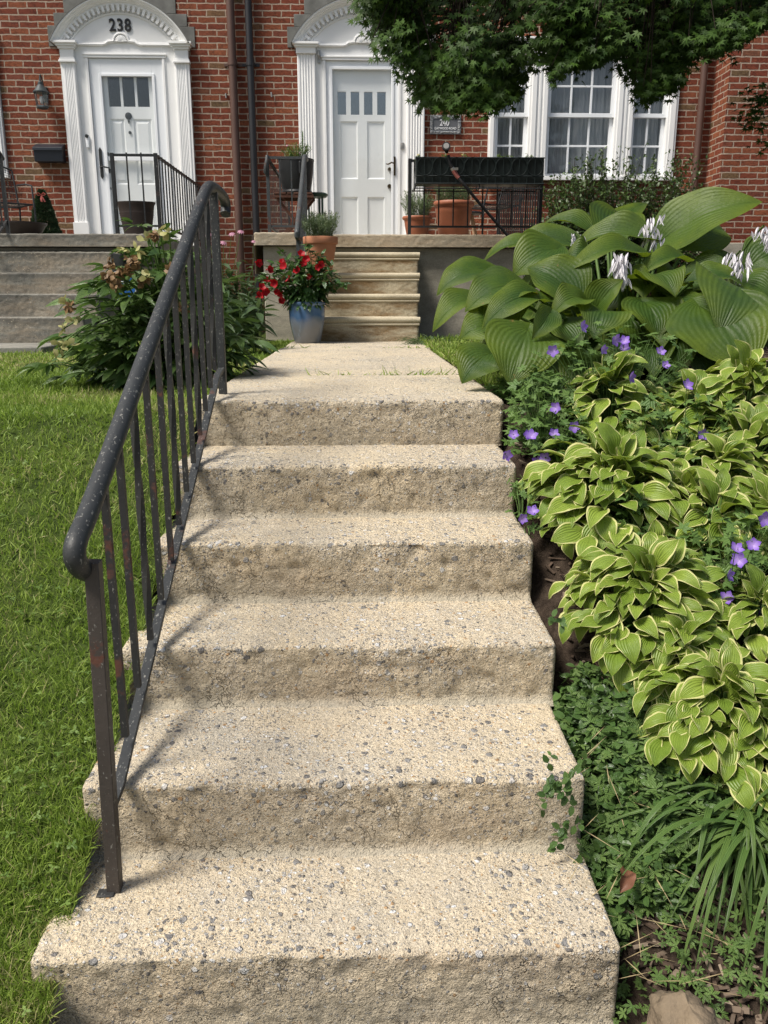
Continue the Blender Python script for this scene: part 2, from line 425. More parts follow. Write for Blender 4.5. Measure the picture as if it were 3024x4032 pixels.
def brick(name, axis='X'):
    m = M(name)
    sp = m.n('SeparateXYZ', Vector=m.pos())
    u = sp.outputs[0] if axis == 'X' else sp.outputs[1]
    wob = m.n('VectorMath', {'operation': 'SCALE'}, _0=m.n('VectorMath', {'operation': 'SUBTRACT'}, _0=m.noise(11, 3, .6, out=1), _1=(.5, .5, .5)).outputs[0], Scale=.022).outputs[0]
    vec = m.n('VectorMath', {'operation': 'ADD'}, _0=m.n('CombineXYZ', X=u, Y=sp.outputs[2]).outputs[0], _1=wob).outputs[0]
    bt = m.n('TexBrick', {'offset': .5}, Vector=vec, Color1=(0, 0, 0), Color2=(1, 1, 1), Mortar=(.5, .5, .5), Scale=1.0, Mortar_Size=.0078, Mortar_Smooth=.25, Bias=0.0, Brick_Width=.212, Row_Height=.0677)
    rv = m.n('SeparateColor', Color=bt.outputs[0]).outputs[0]
    col = m.ramp(rv, [(0, (.155, .038, .022)), (.25, (.21, .055, .029)), (.5, (.175, .045, .024)), (.75, (.265, .085, .040)), (.93, (.18, .054, .034)), (.965, (.17, .105, .052)), (1, (.14, .088, .046))])
    col = m.mix(1.0, col, m.ramp(m.noise(26, 5, .7), [(.25, .62), (.5, .98), (.78, 1.22)]), 'MULTIPLY')
    wv = m.n('VectorMath', {'operation': 'ADD'}, _0=m.n('VectorMath', {'operation': 'MULTIPLY'}, _0=vec, _1=(1, 1.6, 1)).outputs[0], _1=m.n('VectorMath', {'operation': 'SCALE'}, _0=m.noise(30, 3, .6, out=1), Scale=.05).outputs[0]).outputs[0]
    ck = m.vor(26, wv, 'DISTANCE_TO_EDGE').outputs['Distance']
    crk = m.ramp(ck, [(.0, 1), (.07, 0)])
    crk = m.math('MULTIPLY', crk, m.ramp(m.noise(9, 2), [(.30, .1), (.6, 1)]))
    col = m.mix(m.math('MULTIPLY', crk, .75), col, (.055, .018, .012))
    mort = m.mix(m.noise(22, 4, .6), (.34, .255, .19), (.46, .365, .285))
    mort = m.mix(.7, mort, m.ramp(m.noise(140, 3, .6), [(.3, .7), (.65, 1.1)]), 'MULTIPLY')
    fac = bt.outputs['Fac']
    c = m.mix(fac, col, mort)
    c = m.mix(m.ramp(m.noise(1.1, 4, .6), [(.5, 0), (.8, .25)]), c, m.mix(1.0, c, (.62, .60, .6), 'MULTIPLY'))
    h = m.math('SUBTRACT', m.math('MULTIPLY', m.noise(34, 5, .65), .55), m.math('MULTIPLY', fac, 1.0))
    h = m.math('SUBTRACT', h, m.math('MULTIPLY', crk, .5))
    return m.done(c, .85, .2, normal=m.bump(h, .9, .011))

def paint(name, col, rough=.45, dirt=.12, spec=.4, grain=True, scale=6):
    m = M(name)
    c = m.mix(m.ramp(m.noise(scale, 5, .65), [(.45, 0), (.8, dirt)]), col, tuple(x * .55 for x in col))
    h = m.noise(25, 5, .6, v=m.pos((6, 6, .6))) if grain else m.noise(60, 3)
    return m.done(c, rough, spec, normal=m.bump(h, .10, .004))

def iron(name, col=(.022, .024, .026), chips=.5, rust=.5, rough=.5):
    m = M(name)
    v = m.vor(210, m.n('VectorMath', {'operation': 'ADD'}, _0=m.pos((1, .6, .6)), _1=m.n('VectorMath', {'operation': 'SCALE'}, _0=m.noise(160, 2, .5, out=1), Scale=.006).outputs[0]).outputs[0]); cs = m.n('SeparateColor', Color=v.outputs['Color'])
    spd = m.math('MULTIPLY', m.math('LESS_THAN', v.outputs['Distance'], m.math('MULTIPLY', cs.outputs[1], .42)), m.math('GREATER_THAN', cs.outputs[0], 1 - chips * .55))
    pn = m.noise(135, 4, .62, v=m.pos((1, .55, .55)), dist=.4); zone = m.math('MULTIPLY', m.math('SUBTRACT', m.noise(9, 3), .5), .12)
    sp = m.math('MAXIMUM', m.math('MULTIPLY', spd, .6), m.ramp(m.math('ADD', pn, zone), [(.665 - chips * .07, 0), (.70 - chips * .07, 1)]))
    c = m.mix(m.noise(12, 4), col, tuple(x * 1.9 for x in col))
    c = m.mix(m.math('MULTIPLY', sp, .6), c, m.mix(m.noise(50, 2), (.20, .20, .185), (.34, .33, .29)))
    r = m.ramp(m.noise(7, 5, .7), [(.60, 0), (.67, rust * 1.6)])
    c = m.mix(r, c, m.mix(m.noise(60, 4), (.060, .026, .017), (.13, .058, .040)))
    h = m.math('ADD', m.noise(55, 5, .65), m.math('MULTIPLY', sp, .4))
    return m.done(c, m.math('MULTIPLY_ADD', r, .3, rough), .32, normal=m.bump(h, .35, .004))

def plain(name, col, rough=.6, spec=.3, var=.25, scale=18, bump=.15, metal=0.0):
    m = M(name)
    c = m.mix(m.ramp(m.noise(scale, 5, .6), [(.3, 0), (.75, 1)]), col, tuple(x * (1 - var) for x in col))
    return m.done(c, rough, spec, metal, normal=m.bump(m.noise(scale * 6, 4), bump, .004))

def leafmat(name, dark, light, tcol, veins=14.0, vein_amt=.5, rough=.4, spec=.45, trans=.25, edge=None, bumpd=.004, chev=.5, spots=.0, blue=None, edge_w=.78, dry=None, puck=0.0, rim=None):
    m = M(name)
    rnd = m.n('Attribute', {'attribute_name': 'rnd'}).outputs['Fac']
    uv = m.n('UVMap').outputs[0]; sx = m.n('SeparateXYZ', Vector=uv)
    a = m.math('ABSOLUTE', m.math('SUBTRACT', sx.outputs[0], .5))             # 0 midrib .. .5 edge
    c = m.mix(rnd, dark, light)
    c = m.mix(m.ramp(m.noise(16, 4, .6), [(.35, 0), (.75, .5)]), c, light)
    if rim is not None: c = m.mix(m.math('MULTIPLY', m.ramp(m.math('MULTIPLY_ADD', sx.outputs[1], .45, m.math('MULTIPLY_ADD', a, 1.0, m.math('MULTIPLY', m.noise(7, 3), .45))), [(.58, 0), (1.05, 1)]), .6), c, rim)
    if dry is not None: c = m.mix(m.ramp(rnd, [(.90, 0), (.95, 1)]), c, dry)
    if blue is not None: c = m.mix(m.ramp(m.noise(5, 3, .6), [(.45, 0), (.7, .65)]), c, blue)
    w = m.math('SINE', m.math('MULTIPLY', m.math('SUBTRACT', m.math('MULTIPLY', a, 2.0), m.math('MULTIPLY', sx.outputs[1], chev)), veins * PI))
    if edge is not None:
        ed = m.math('ADD', m.math('MULTIPLY', a, 2.0), m.math('MULTIPLY', m.math('SUBTRACT', m.noise(45, 3), .5), .28))
        ed = m.math('ADD', ed, m.math('MULTIPLY', m.math('SUBTRACT', rnd, .5), .18))
        c = m.mix(m.ramp(ed, [(edge_w, 0), (edge_w + .07, 1)]), c, edge)
    if spots:
        c = m.mix(m.ramp(m.noise(22, 4, .7), [(.68, 0), (.72, spots)]), c, (.28, .17, .06))
    c = m.mix(m.math('MULTIPLY', m.math('MULTIPLY_ADD', w, -.5, .5), .22 * vein_amt * 2), c, m.mix(1.0, c, (.66, .70, .62), 'MULTIPLY'))
    mid = m.ramp(a, [(0, 1), (.03, 0)])
    h = m.math('SUBTRACT', m.math('MULTIPLY', w, vein_amt), m.math('MULTIPLY', mid, 1.0))
    if puck: h = m.math('ADD', h, m.math('MULTIPLY', m.noise(75, 4, .6), puck)); c = m.mix(m.ramp(m.noise(90, 4, .65), [(.3, 0), (.75, .45)]), c, m.mix(1.0, c, (.70, .78, .62), 'MULTIPLY'))
    tc = m.mix(.6, c, tcol)
    return m.leafout(c, tc, rough, spec, trans, m.bump(h, .6, bumpd))

def petal(name, c1, c2, trans=.3):
    m = M(name); rnd = m.n('Attribute', {'attribute_name': 'rnd'}).outputs['Fac']
    sy = m.n('SeparateXYZ', Vector=m.n('UVMap').outputs[0]).outputs[1]
    c = m.mix(m.math('MULTIPLY', sy, 1.0, clamp=True), c2, c1)
    c = m.mix(m.math('MULTIPLY', rnd, .4), c, tuple(x * .6 for x in c1))
    return m.leafout(c, c, .5, .25, trans)

def glassmat(name, tint=(.9, .93, .95), refl=1.5):
    m = M(name)
    f0 = ((refl - 1) / (refl + 1)) ** 2 * 2; fc = m.n('LayerWeight', Blend=.5).outputs['Facing']
    t = m.n('BsdfTransparent', Color=tint); g = m.n('BsdfGlossy', Color=(1, 1, 1), Roughness=.02)
    mx = m.n('MixShader', Fac=m.math('MULTIPLY_ADD', m.math('POWER', fc, 5.0), .8, f0), _1=t.outputs[0], _2=g.outputs[0])
    m.t.links.new(mx.outputs[0], m.out.inputs[0]); return m.m

MAT = {}
MAT['steps'] = concrete_aggregate('weathered_aggregate_concrete')
MAT['path'] = concrete_aggregate('path_concrete', (.64, .54, .378), .10, True)
MAT['porch240'] = old_concrete('buff_porch_concrete', (.40, .35, .265), (.22, .20, .165), .45)
MAT['steps240'] = old_concrete('stained_porch_step', (.50, .44, .32), (.20, .165, .11), .45, (.22, .15, .08), .5)
MAT['porchwall'] = old_concrete('grey_render', (.40, .37, .30), (.19, .18, .15), .7)
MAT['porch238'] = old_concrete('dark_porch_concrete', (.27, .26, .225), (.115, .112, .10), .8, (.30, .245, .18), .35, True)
MAT['brick'] = brick('red_brick'); MAT['brickY'] = brick('red_brick_return', 'Y')
MAT['stone'] = plain('grey_slate_block', (.19, .19, .175), .8, .25, .5, 7, .4)
MAT['slate'] = plain('stacked_stone', (.16, .145, .11), .85, .2, .5, 12, .5)
MAT['white'] = paint('white_paint', (.80, .80, .79), .45, .10)
MAT['whitedoor'] = paint('white_door_paint', (.80, .815, .81), .4, .05, grain=False)
MAT['alu'] = paint('white_aluminium', (.78, .80, .82), .35, .04, grain=False)
MAT['black'] = iron('black_iron', (.012, .013, .014), .12, .15, .45)
MAT['rail'] = iron('weathered_rail_paint', (.021, .0225, .023), .62, .38, .5)
MAT['bars'] = iron('chipped_black_bars', (.018, .018, .018), .35, .8, .55)
MAT['greyiron'] = iron('grey_flaking_iron', (.030, .034, .036), .45, .55, .55)
MAT['rustpost'] = iron('rusting_brown_post', (.036, .030, .026), .35, 1.1, .55)
MAT['rustend'] = plain('bare_rusty_iron', (.20, .085, .05), .85, .2, .5, 60, .4)
MAT['darkplastic'] = plain('dark_plastic', (.013, .014, .015), .45, .4, .3, 9, .1)
MAT['greenplastic'] = plain('dark_green_plastic', (.012, .05, .035), .5, .4, .3, 9, .1)
MAT['boxplastic'] = plain('black_window_box', (.010, .016, .016), .42, .4, .3, 8, .1)
MAT['terra'] = plain('terracotta', (.46, .205, .115), .8, .2, .22, 9, .25)
MAT['terraplastic'] = plain('terracotta_plastic', (.33, .115, .06), .55, .35, .25, 7, .1)
MAT['redplastic'] = plain('red_plastic', (.26, .018, .018), .5, .4, .2, 9, .1)
MAT['brownpot'] = plain('brown_black_pot', (.035, .024, .020), .5, .35, .4, 9, .2)
MAT['wood'] = plain('brown_wood', (.10, .042, .025), .65, .3, .4, 14, .3)
MAT['soil'] = plain('dark_soil', (.030, .020, .013), .95, .1, .6, 14, .9)
MAT['brass'] = plain('dark_bronze', (.10, .07, .035), .35, .5, .3, 30, .1, .8)
MAT['ds_brown'] = plain('brown_downspout', (.105, .058, .045), .5, .35, .2, 5, .1)
MAT['ds_black'] = plain('black_downspout', (.022, .022, .025), .45, .4, .3, 5, .1)
MAT['lampmetal'] = plain('verdigris_lamp', (.055, .07, .075), .5, .4, .4, 25, .2, .3)
MAT['glass'] = glassmat('clear_glass', (.97, .98, .985)); MAT['doorglass'] = glassmat('storm_door_glass', (.985, .99, .99), 1.5)
MAT['darkglass'] = glassmat('dark_lite', (.5, .52, .53), 1.4); MAT['greyglass'] = glassmat('grey_lite', (.75, .78, .8), 2.1)
MAT['roomdark'] = plain('painted_room_dark', (.012, .013, .014), .9, .1, .2, 3, 0)  # near-black colour stands in for the shade of unlit rooms
MAT['bark'] = plain('maple_bark', (.035, .026, .019), .9, .15, .5, 25, .7)
MAT['plaque'] = plain('pewter_plaque', (.30, .31, .32), .5, .4, .35, 60, .4, .3)
MAT['plaquedark'] = plain('plaque_field', (.11, .115, .125), .55, .4, .2, 30, .1)
MAT['letters'] = plain('raised_pewter_letters', (.72, .73, .74), .5, .4, .1, 30, .05)
MAT['blackletters'] = plain('black_numerals', (.012, .012, .013), .5, .4, .1, 30, .05)
MAT['signblue'] = plain('blue_sign_board', (.012, .10, .36), .45, .4, .1, 30, .02)
MAT['signwhite'] = plain('white_sign_print', (.75, .76, .77), .5, .4, .05, 30, .02)
MAT['rock'] = plain('tan_rock', (.22, .17, .115), .9, .2, .6, 16, 1.0)
MAT['mailbox'] = plain('navy_black_mailbox', (.010, .014, .022), .4, .45, .2, 30, .05)
MAT['hose'] = plain('black_rubber_hose', (.012, .012, .013), .6, .3, .2, 30, .1)
MAT['rubberred'] = plain('faded_red_grip', (.30, .10, .085), .6, .3, .2, 30, .1)
MAT['steel'] = plain('dull_steel', (.35, .34, .32), .4, .5, .2, 30, .05, .7)
def _mulch():
    m = M('brown_mulch'); rnd = m.n('Attribute', {'attribute_name': 'rnd'}).outputs['Fac']
    c = m.ramp(rnd, [(0, (.03, .022, .017)), (.5, (.085, .06, .044)), (.85, (.15, .115, .085)), (1, (.26, .21, .155))])
    return m.done(c, .92, .1, normal=m.bump(m.noise(120, 4), .5, .003))
MAT['mulch'] = _mulch()
def _curtain():
    m = M('grey_sheer_curtain')
    c = m.mix(m.noise(40, 3, .6, v=m.pos((8, 1, .3))), (.30, .32, .34), (.46, .48, .50))
    d = m.n('BsdfDiffuse', Color=c); t = m.n('BsdfTranslucent', Color=c)
    mx = m.n('MixShader', Fac=.4, _1=d.outputs[0], _2=t.outputs[0]); m.t.links.new(mx.outputs[0], m.out.inputs[0]); return m.m
MAT['curtain'] = _curtain()
def _bluepot():
    m = M('blue_glazed_ceramic'); z = m.n('SeparateXYZ', Vector=m.n('TexCoord').outputs['Object']).outputs[2]
    hz = m.math('ADD', m.math('MULTIPLY', z, 3.0), m.math('MULTIPLY', m.math('SUBTRACT', m.noise(7, 4, .6, v=m.pos((1, 1, .35))), .5), .5))
    c = m.ramp(hz, [(.30, (.15, .155, .165)), (.50, (.14, .165, .21)), (.62, (.055, .115, .235)), (.85, (.075, .145, .26)), (1.0, (.035, .065, .13))])
    c = m.mix(m.ramp(m.noise(12, 4, .6, v=m.pos((1, 1, .25)), dist=.6), [(.55, 0), (.7, .55)]), c, (.24, .30, .38))
    return m.done(c, .22, .5, normal=m.bump(m.noise(14, 3), .1, .006), coat=.4)
MAT['bluepot'] = _bluepot()
# foliage (real leaf colours, not sunlit picture values)
MAT['grass'] = leafmat('lawn_blade', (.105, .185, .026), (.33, .43, .085), (.24, .38, .04), 0, 0, .5, .3, .38, dry=(.40, .36, .17))
MAT['clover'] = leafmat('clover_leaf', (.09, .16, .032), (.18, .26, .065), (.14, .28, .04), 3, .2, .5, .3, .3)
MAT['hosta'] = leafmat('big_hosta_leaf', (.024, .062, .010), (.066, .112, .013), (.24, .33, .015), 15, .28, .47, .28, .28, blue=(.024, .055, .020), bumpd=.0035, chev=.35, spots=.6, puck=1.1, rim=(.135, .175, .016))
MAT['varieg'] = leafmat('variegated_hosta_leaf', (.135, .215, .026), (.25, .335, .052), (.38, .48, .05), 9, .42, .42, .4, .28, edge=(.66, .63, .28), bumpd=.003, chev=.3, edge_w=.84, puck=.6, spots=.3)
MAT['peony'] = leafmat('peony_leaf', (.050, .108, .030), (.125, .195, .052), (.14, .26, .04), 9, .5, .33, .5, .22, bumpd=.002)
MAT['coneleaf'] = leafmat('coneflower_leaf', (.032, .065, .026), (.068, .115, .045), (.12, .2, .05), 9, .5, .5, .35, .25, bumpd=.002)
MAT['maple'] = leafmat('maple_leaf', (.013, .036, .006), (.046, .092, .011), (.09, .18, .012), 0, 0, .55, .2, .16)
MAT['vinca'] = leafmat('glossy_groundcover_leaf', (.045, .100, .026), (.105, .180, .048), (.12, .22, .04), 8, .4, .30, .5, .2, bumpd=.002)
MAT['cinque'] = leafmat('cinquefoil_leaf', (.075, .140, .034), (.145, .225, .062), (.14, .26, .05), 12, .6, .5, .35, .25, bumpd=.002)
MAT['geran'] = leafmat('cranesbill_leaf', (.065, .130, .030), (.125, .205, .052), (.14, .26, .05), 8, .5, .5, .35, .25, bumpd=.002)
MAT['strap'] = leafmat('daylily_leaf', (.06, .125, .028), (.12, .19, .045), (.18, .3, .05), 4, .5, .38, .45, .25, bumpd=.002, chev=0)
MAT['strapdark'] = leafmat('lilyturf_leaf', (.04, .085, .03), (.10, .155, .06), (.12, .2, .05), 3, .4, .45, .4, .2, bumpd=.001, chev=0)
MAT['shrub'] = leafmat('evergreen_shrub_leaf', (.028, .062, .014), (.07, .115, .026), (.10, .18, .03), 6, .3, .35, .5, .18, bumpd=.001)
MAT['spruce'] = leafmat('spruce_needle', (.016, .042, .020), (.05, .085, .035), (.06, .1, .03), 0, 0, .6, .3, .1)
MAT['lavender'] = leafmat('lavender_leaf', (.075, .115, .052), (.155, .21, .10), (.2, .26, .1), 0, 0, .6, .25, .2)
MAT['mandevilla'] = leafmat('dipladenia_leaf', (.016, .055, .016), (.06, .13, .028), (.12, .24, .04), 9, .4, .22, .55, .18, bumpd=.002)
MAT['annual'] = leafmat('annual_leaf', (.09, .14, .03), (.17, .24, .05), (.2, .3, .05), 0, 0, .5, .3, .25)
MAT['stem'] = plain('green_stem', (.085, .15, .035), .6, .3, .3, 20, .1)
MAT['woodstem'] = plain('brown_twig', (.06, .045, .03), .85, .2, .4, 20, .3)
MAT['purple'] = petal('purple_petal', (.17, .065, .52), (.50, .36, .70)); MAT['white_fl'] = petal('white_bell', (.84, .83, .84), (.70, .66, .73), .25)
MAT['red_fl'] = petal('red_petal', (.38, .003, .009), (.26, .0, .006), .2); MAT['pink_fl'] = petal('pink_petal', (.62, .30, .42), (.5, .25, .35))
MAT['deadfl'] = petal('withered_petal', (.27, .165, .075), (.13, .075, .035), .2); MAT['sepal'] = petal('pale_sepal', (.46, .42, .20), (.30, .32, .10), .25)
MAT['yellow_fl'] = petal('pale_yellow_petal', (.75, .68, .28), (.7, .55, .12)); MAT['dryleaf'] = petal('dry_brown_leaf', (.24, .105, .06), (.13, .06, .035), .15)
MAT['ribbon'] = petal('faded_pink_ribbon', (.55, .20, .17), (.45, .12, .10), .2)
MAT['straw'] = petal('dry_straw', (.42, .34, .19), (.34, .26, .14), .15)

# ------------------------------------------------------------------ ground and terrain
NOSE = [(2.79, 0.0), (2.434, -.152), (2.156, -.310), (1.844, -.476), (1.503, -.627), (1.222, -.789)]
EDGE = [((422, 862), (1091, 868)), ((367, 1002), (1119, 1003)), ((327, 1163), (1156, 1178)), ((255, 1400), (1206, 1400)), ((168, 1690), (1270, 1690)), ((54, 2080), (1346, 2085))]
ex = []
for k, (Yn, z) in enumerate(NOSE):
    (l, r) = EDGE[k]; ex.append((at(l[0], l[1], Yn).x, at(r[0], r[1], Yn).x))
print('EX', ex)
def grid_sheet(name, xs, ys, zf, mat, label=None):
    X, Y = np.meshgrid(xs, ys); P = np.stack([X.ravel(), Y.ravel(), zf(X.ravel(), Y.ravel())], 1)
    nx, ny = len(xs), len(ys); i = np.arange((ny - 1) * (nx - 1)); r, c = i // (nx - 1), i % (nx - 1); a = r * nx + c
    o = mk(name, P, np.stack([a, a + 1, a + nx + 1, a + nx], 1), mat, sharp=0)
    return tag(o, kind='structure')
def _ground():
    m = M('far_ground'); return m.done(m.mix(m.noise(.6, 4), (.10, .10, .09), (.16, .155, .14)), .95, .1)
g = B(); g.add([(-300, -300, -1.06), (300, -300, -1.06), (300, 300, -1.06), (-300, 300, -1.06)], [(0, 1, 2, 3)])
tag(g.build('ground', _ground(), smooth=False), kind='structure')
def _lawnsoil():
    m = M('lawn_soil'); c = m.mix(m.ramp(m.noise(9, 5), [(.35, 0), (.7, 1)]), (.030, .045, .012), (.06, .085, .02))
    return m.done(c, .95, .05, normal=m.bump(m.noise(60, 4), .6, .02))
def _bedsoil():
    m = M('bed_mulch_soil'); c = m.mix(m.ramp(m.noise(30, 6, .7), [(.3, 0), (.75, 1)]), (.028, .020, .015), (.10, .074, .055))
    return m.done(c, .95, .08, normal=m.bump(m.noise(70, 6, .7), 1.0, .02))
def lawn_hz(x, y):
    P = np.stack([x, y, np.zeros_like(x)], 1)
    return lawn_z(x, y) + (vnoise(P, 1.3, 3) - .5) * .05 * np.clip((-.6 - x) * 2, 0, 1)
def stepedge(y):
    k = [i for i, (Yn, z) in enumerate(NOSE) if y >= Yn]
    return ex[k[0]][1] if k and k[0] > 0 else (ex[5][1] if not k else .50)
def bed_hz(x, y):
    x = np.asarray(x, float); y = np.asarray(y, float)
    dip = -.115 * np.exp(-np.clip(x - .50, 0, 9) / .06) * (y < 2.9)
    P = np.stack([x, y, np.zeros_like(x)], 1)
    return bed_z(x, y) + dip + (vnoise(P, 9, 4) - .5) * .03
grid_sheet('lawn', np.linspace(-7.5, -.545, 90), np.linspace(.3, 10.55, 110), lawn_hz, _lawnsoil())
_ys = np.linspace(.3, 10.55, 260); _u = np.linspace(0, 1, 110) ** 2.2
_X, _Y = [], []
for _y in _ys:
    e = stepedge(_y); _X.append(e - .02 + (7.0 - e) * _u); _Y.append(np.full(110, _y))
_X, _Y = np.concatenate(_X), np.concatenate(_Y); _i = np.arange(259 * 109); _a = (_i // 109) * 110 + _i % 109
_P = np.stack([_X, _Y, bed_hz(_X, _Y)], 1)
tag(mk('garden_bed', _P, np.stack([_a, _a + 1, _a + 111, _a + 110], 1), _bedsoil(), sharp=0), kind='structure')
g = B(); g.box(-3.4, -2.3, 6.2, 6.81, -.2, -.005)
g.build('walkway', MAT['porch238'], bevel=.01)['kind'] = 'structure'
def _pave():
    m = M('sidewalk_concrete'); return m.done(m.mix(m.noise(7, 5), (.38, .35, .29), (.48, .44, .37)), .9, .15, normal=m.bump(m.noise(120, 4), .4, .004))
g = B(); g.box(-7.5, 7.5, -1.6, .32, -1.05, -.955)
g.build('sidewalk', _pave(), bevel=.01)['kind'] = 'structure'

# ------------------------------------------------------------------ concrete flight of garden steps, one displaced mesh per step
def xline(x, y):
    return at(x, y[0], y[1])
def stair_mesh(name, Yn, z, Yback, zlow, x0, x1, mat, parent, rad=.013, fil=True, dx=.0075, seed=0, riserlow=.03, chip=1.0, roll=None, **kw):
    # profile from the back of the tread, over the rounded nosing, down the riser
    prof = []                                            # (y, z, ny, nz, riser, low, nose, fil)
    L = Yback - (Yn + rad); n = max(3, int(L / .009))
    for i in range(n): 
        y = Yback - L * i / n; prof.append((y, z, 0, 1, 0, 0, max(0, 1 - (y - Yn) / .07), 1.0 if fil and Yback - y < .026 else 0))
    for i in range(9):
        a = PI / 2 * i / 8; prof.append((Yn + rad - math.sin(a) * rad, z - rad + math.cos(a) * rad, -math.sin(a), math.cos(a), .15 + .5 * i / 8, 0, 1, 0))
    H = (z - rad) - zlow; n = max(3, int(H / .009))
    for i in range(1, n + 1):
        zz = z - rad - H * i / n; t = i / n
        f = max(0, 1 - (zz - zlow) / .020) if fil else 0
        prof.append((Yn - .022 * f * f, zz, -1, .25 * f, 1, max(0, (t - .3) / .7), max(0, 1 - (z - zz) / .085), f))
    prof = np.array(prof); m = len(prof)
    xs = np.linspace(x0, x1, int((x1 - x0) / dx)); nx = len(xs)
    rc = .013
    V = np.zeros((nx, m, 3)); N = np.zeros((nx, m, 3))
    for i, x in enumerate(xs):
        d = min(x - x0, x1 - x); ins = rc - math.sqrt(max(0, rc * rc - (rc - d) ** 2)) if d < rc else 0.0
        V[i, :, 0] = x; V[i, :, 1] = prof[:, 0] + ins * np.clip(-prof[:, 2], 0, 1); V[i, :, 2] = prof[:, 1] - ins * np.clip(prof[:, 3], 0, 1) * (prof[:, 4] < .95)
        N[i, :, 1] = prof[:, 2]; N[i, :, 2] = prof[:, 3]
    P = V.reshape(-1, 3); Nn = N.reshape(-1, 3)
    nose = np.tile(prof[:, 6], nx); flt = np.tile(prof[:, 7], nx); rs = np.tile(prof[:, 4], nx)
    d = (vnoise(P, 8, 1 + seed) - .5) * .0024 + (vnoise(P, 32, 2 + seed) - .5) * .0024 + (vnoise(P, 95, 3) - .5) * (.0036 + .0022 * rs)
    ch = np.clip(vnoise(P, 17, 5 + seed) - .56, 0, 1) * 2.2 + np.clip(vnoise(P, 45, 8) - .6, 0, 1) * 1.6
    d -= ch * .011 * nose * chip
    d -= np.clip(vnoise(P, 26, 9) - .68, 0, 1) * .022 * rs * chip
    d *= (1 - flt * .7)
    P = P + Nn * d[:, None]
    edge = np.minimum(P[:, 0] - x0, x1 - P[:, 0]) < 1e-6
    sgn = np.where(P[:, 0] < (x0 + x1) / 2, 1, -1)
    P[:, 0] += edge * sgn * (vnoise(P, 25, 6)) * .006
    i = np.arange((nx - 1) * (m - 1)); a = (i // (m - 1)) * m + i % (m - 1)
    F = np.stack([a, a + 1, a + m + 1, a + m], 1)
    # end faces, dropped straight down behind the profile
    low = zlow - .25; b0 = len(P); Vx = []; Fx = []
    for col in (0, nx - 1):
        base = b0 + len(Vx)
        for k in range(m):
            q = P[col * m + k]; Vx.append((q[0], max(q[1], Yn + .03), low))
        for k in range(m - 1):
            f = (col * m + k, base + k, base + k + 1, col * m + k + 1)
            Fx.append(f if col == 0 else f[::-1])
    P = np.concatenate([P, np.array(Vx)]); F = np.concatenate([F, np.array(Fx)])
    z0 = np.zeros(len(Vx))
    att = {'riser': np.concatenate([rs, z0 + 1]), 'low': np.concatenate([np.tile(prof[:, 5], nx), z0]), 'nose': np.concatenate([nose, z0]), 'fil': np.concatenate([flt, z0])}
    return mk(name, P, F, mat, parent, att=att, sharp=0, **kw)
gs = thing('garden_steps', (0, 1.203, -.97), 'weathered exposed aggregate concrete steps climbing up to the path', 'steps')
for k in range(1, 6):
    Yn, z = NOSE[k]; zl = NOSE[k + 1][1] - .004 if k < 5 else -.965
    stair_mesh('step', Yn, z, NOSE[k - 1][0] + .03, zl, ex[k][0], ex[k][1], MAT['steps'], gs, seed=k * 3, chip=1.0 + .25 * (k in (2, 3)))
pw = tag(stair_mesh('path', 2.79, 0, 3.755, NOSE[1][1] - .004, ex[0][0], ex[0][1], MAT['path'], None, seed=20, fil=False, dx=.009, chip=.8), kind='structure')
o = stair_mesh('path_slab', 3.77, -.002, 5.93, -.12, -.552, .50, MAT['path'], pw, rad=.010, seed=31, fil=False, dx=.012, chip=.25)
o = stair_mesh('path_slab', 5.945, -.003, 6.93, -.12, -.548, .525, MAT['path'], pw, rad=.010, seed=37, fil=False, dx=.014, chip=.25)

# ------------------------------------------------------------------ the brick row: two houses, each with its parts
YF = 10.6
def wall_pieces(b, x0, x1, z0, z1, holes, y0, y1):
    xs = sorted({x0, x1} | {h[0] for h in holes} | {h[1] for h in holes}); zs = sorted({z0, z1} | {h[2] for h in holes} | {h[3] for h in holes})
    for i in range(len(xs) - 1):
        for j in range(len(zs) - 1):
            cx, cz = (xs[i] + xs[i + 1]) / 2, (zs[j] + zs[j + 1]) / 2
            if cx < x0 or cx > x1: continue
            if any(h[0] < cx < h[1] and h[2] < cz < h[3] for h in holes): continue
            b.box(xs[i], xs[i + 1], y0, y1, zs[j], zs[j + 1])
h238 = thing('brick_house', (-4.5, YF, 0), 'brick row house with white arched doorway marked 238', 'house', 'brick row houses')
h240 = thing('brick_house', (2.5, YF, 0), 'brick row house with white arched doorway partly hidden by maple leaves', 'house', 'brick row houses')
XS = -1.31                                                  # the party line between the two downspouts
WIN = (1.60, 3.79, 1.76, 3.23)
WL = (-6.01, -4.10, 1.76, 3.23)
D8 = (-3.30, -1.98, .5, 3.10); D0 = (-.60, .72, .5, 3.10)
b = B(); wall_pieces(b, -7.5, XS, -.3, 6.6, [D8, WL], YF, YF + .22); b.build('brick_wall', MAT['brick'], h238, smooth=False)
b = B(); wall_pieces(b, XS, 6.8, -.3, 6.6, [D0, WIN], YF, YF + .22); b.build('brick_wall', MAT['brick'], h240, smooth=False)
b = B(); b.box(-7.5, XS, YF - .25, YF + 5, 6.6, 6.75); b.build('roof', MAT['slate'], h238, smooth=False)
b = B(); b.box(XS, 6.8, YF - .25, YF + 5, 6.6, 6.75); b.build('roof', MAT['slate'], h240, smooth=False)
b = B(); b.box(-7.5, XS, YF + .3, YF + .34, -.3, 6.6); b.build('painted_dark_sheet', MAT['roomdark'], h238, smooth=False)  # thin backing sheet, room darkness painted into its colour
b = B(); b.box(XS, 6.8, YF + .3, YF + .34, -.3, 6.6); b.build('painted_dark_sheet', MAT['roomdark'], h240, smooth=False)  # same painted darkness behind this house's door and window
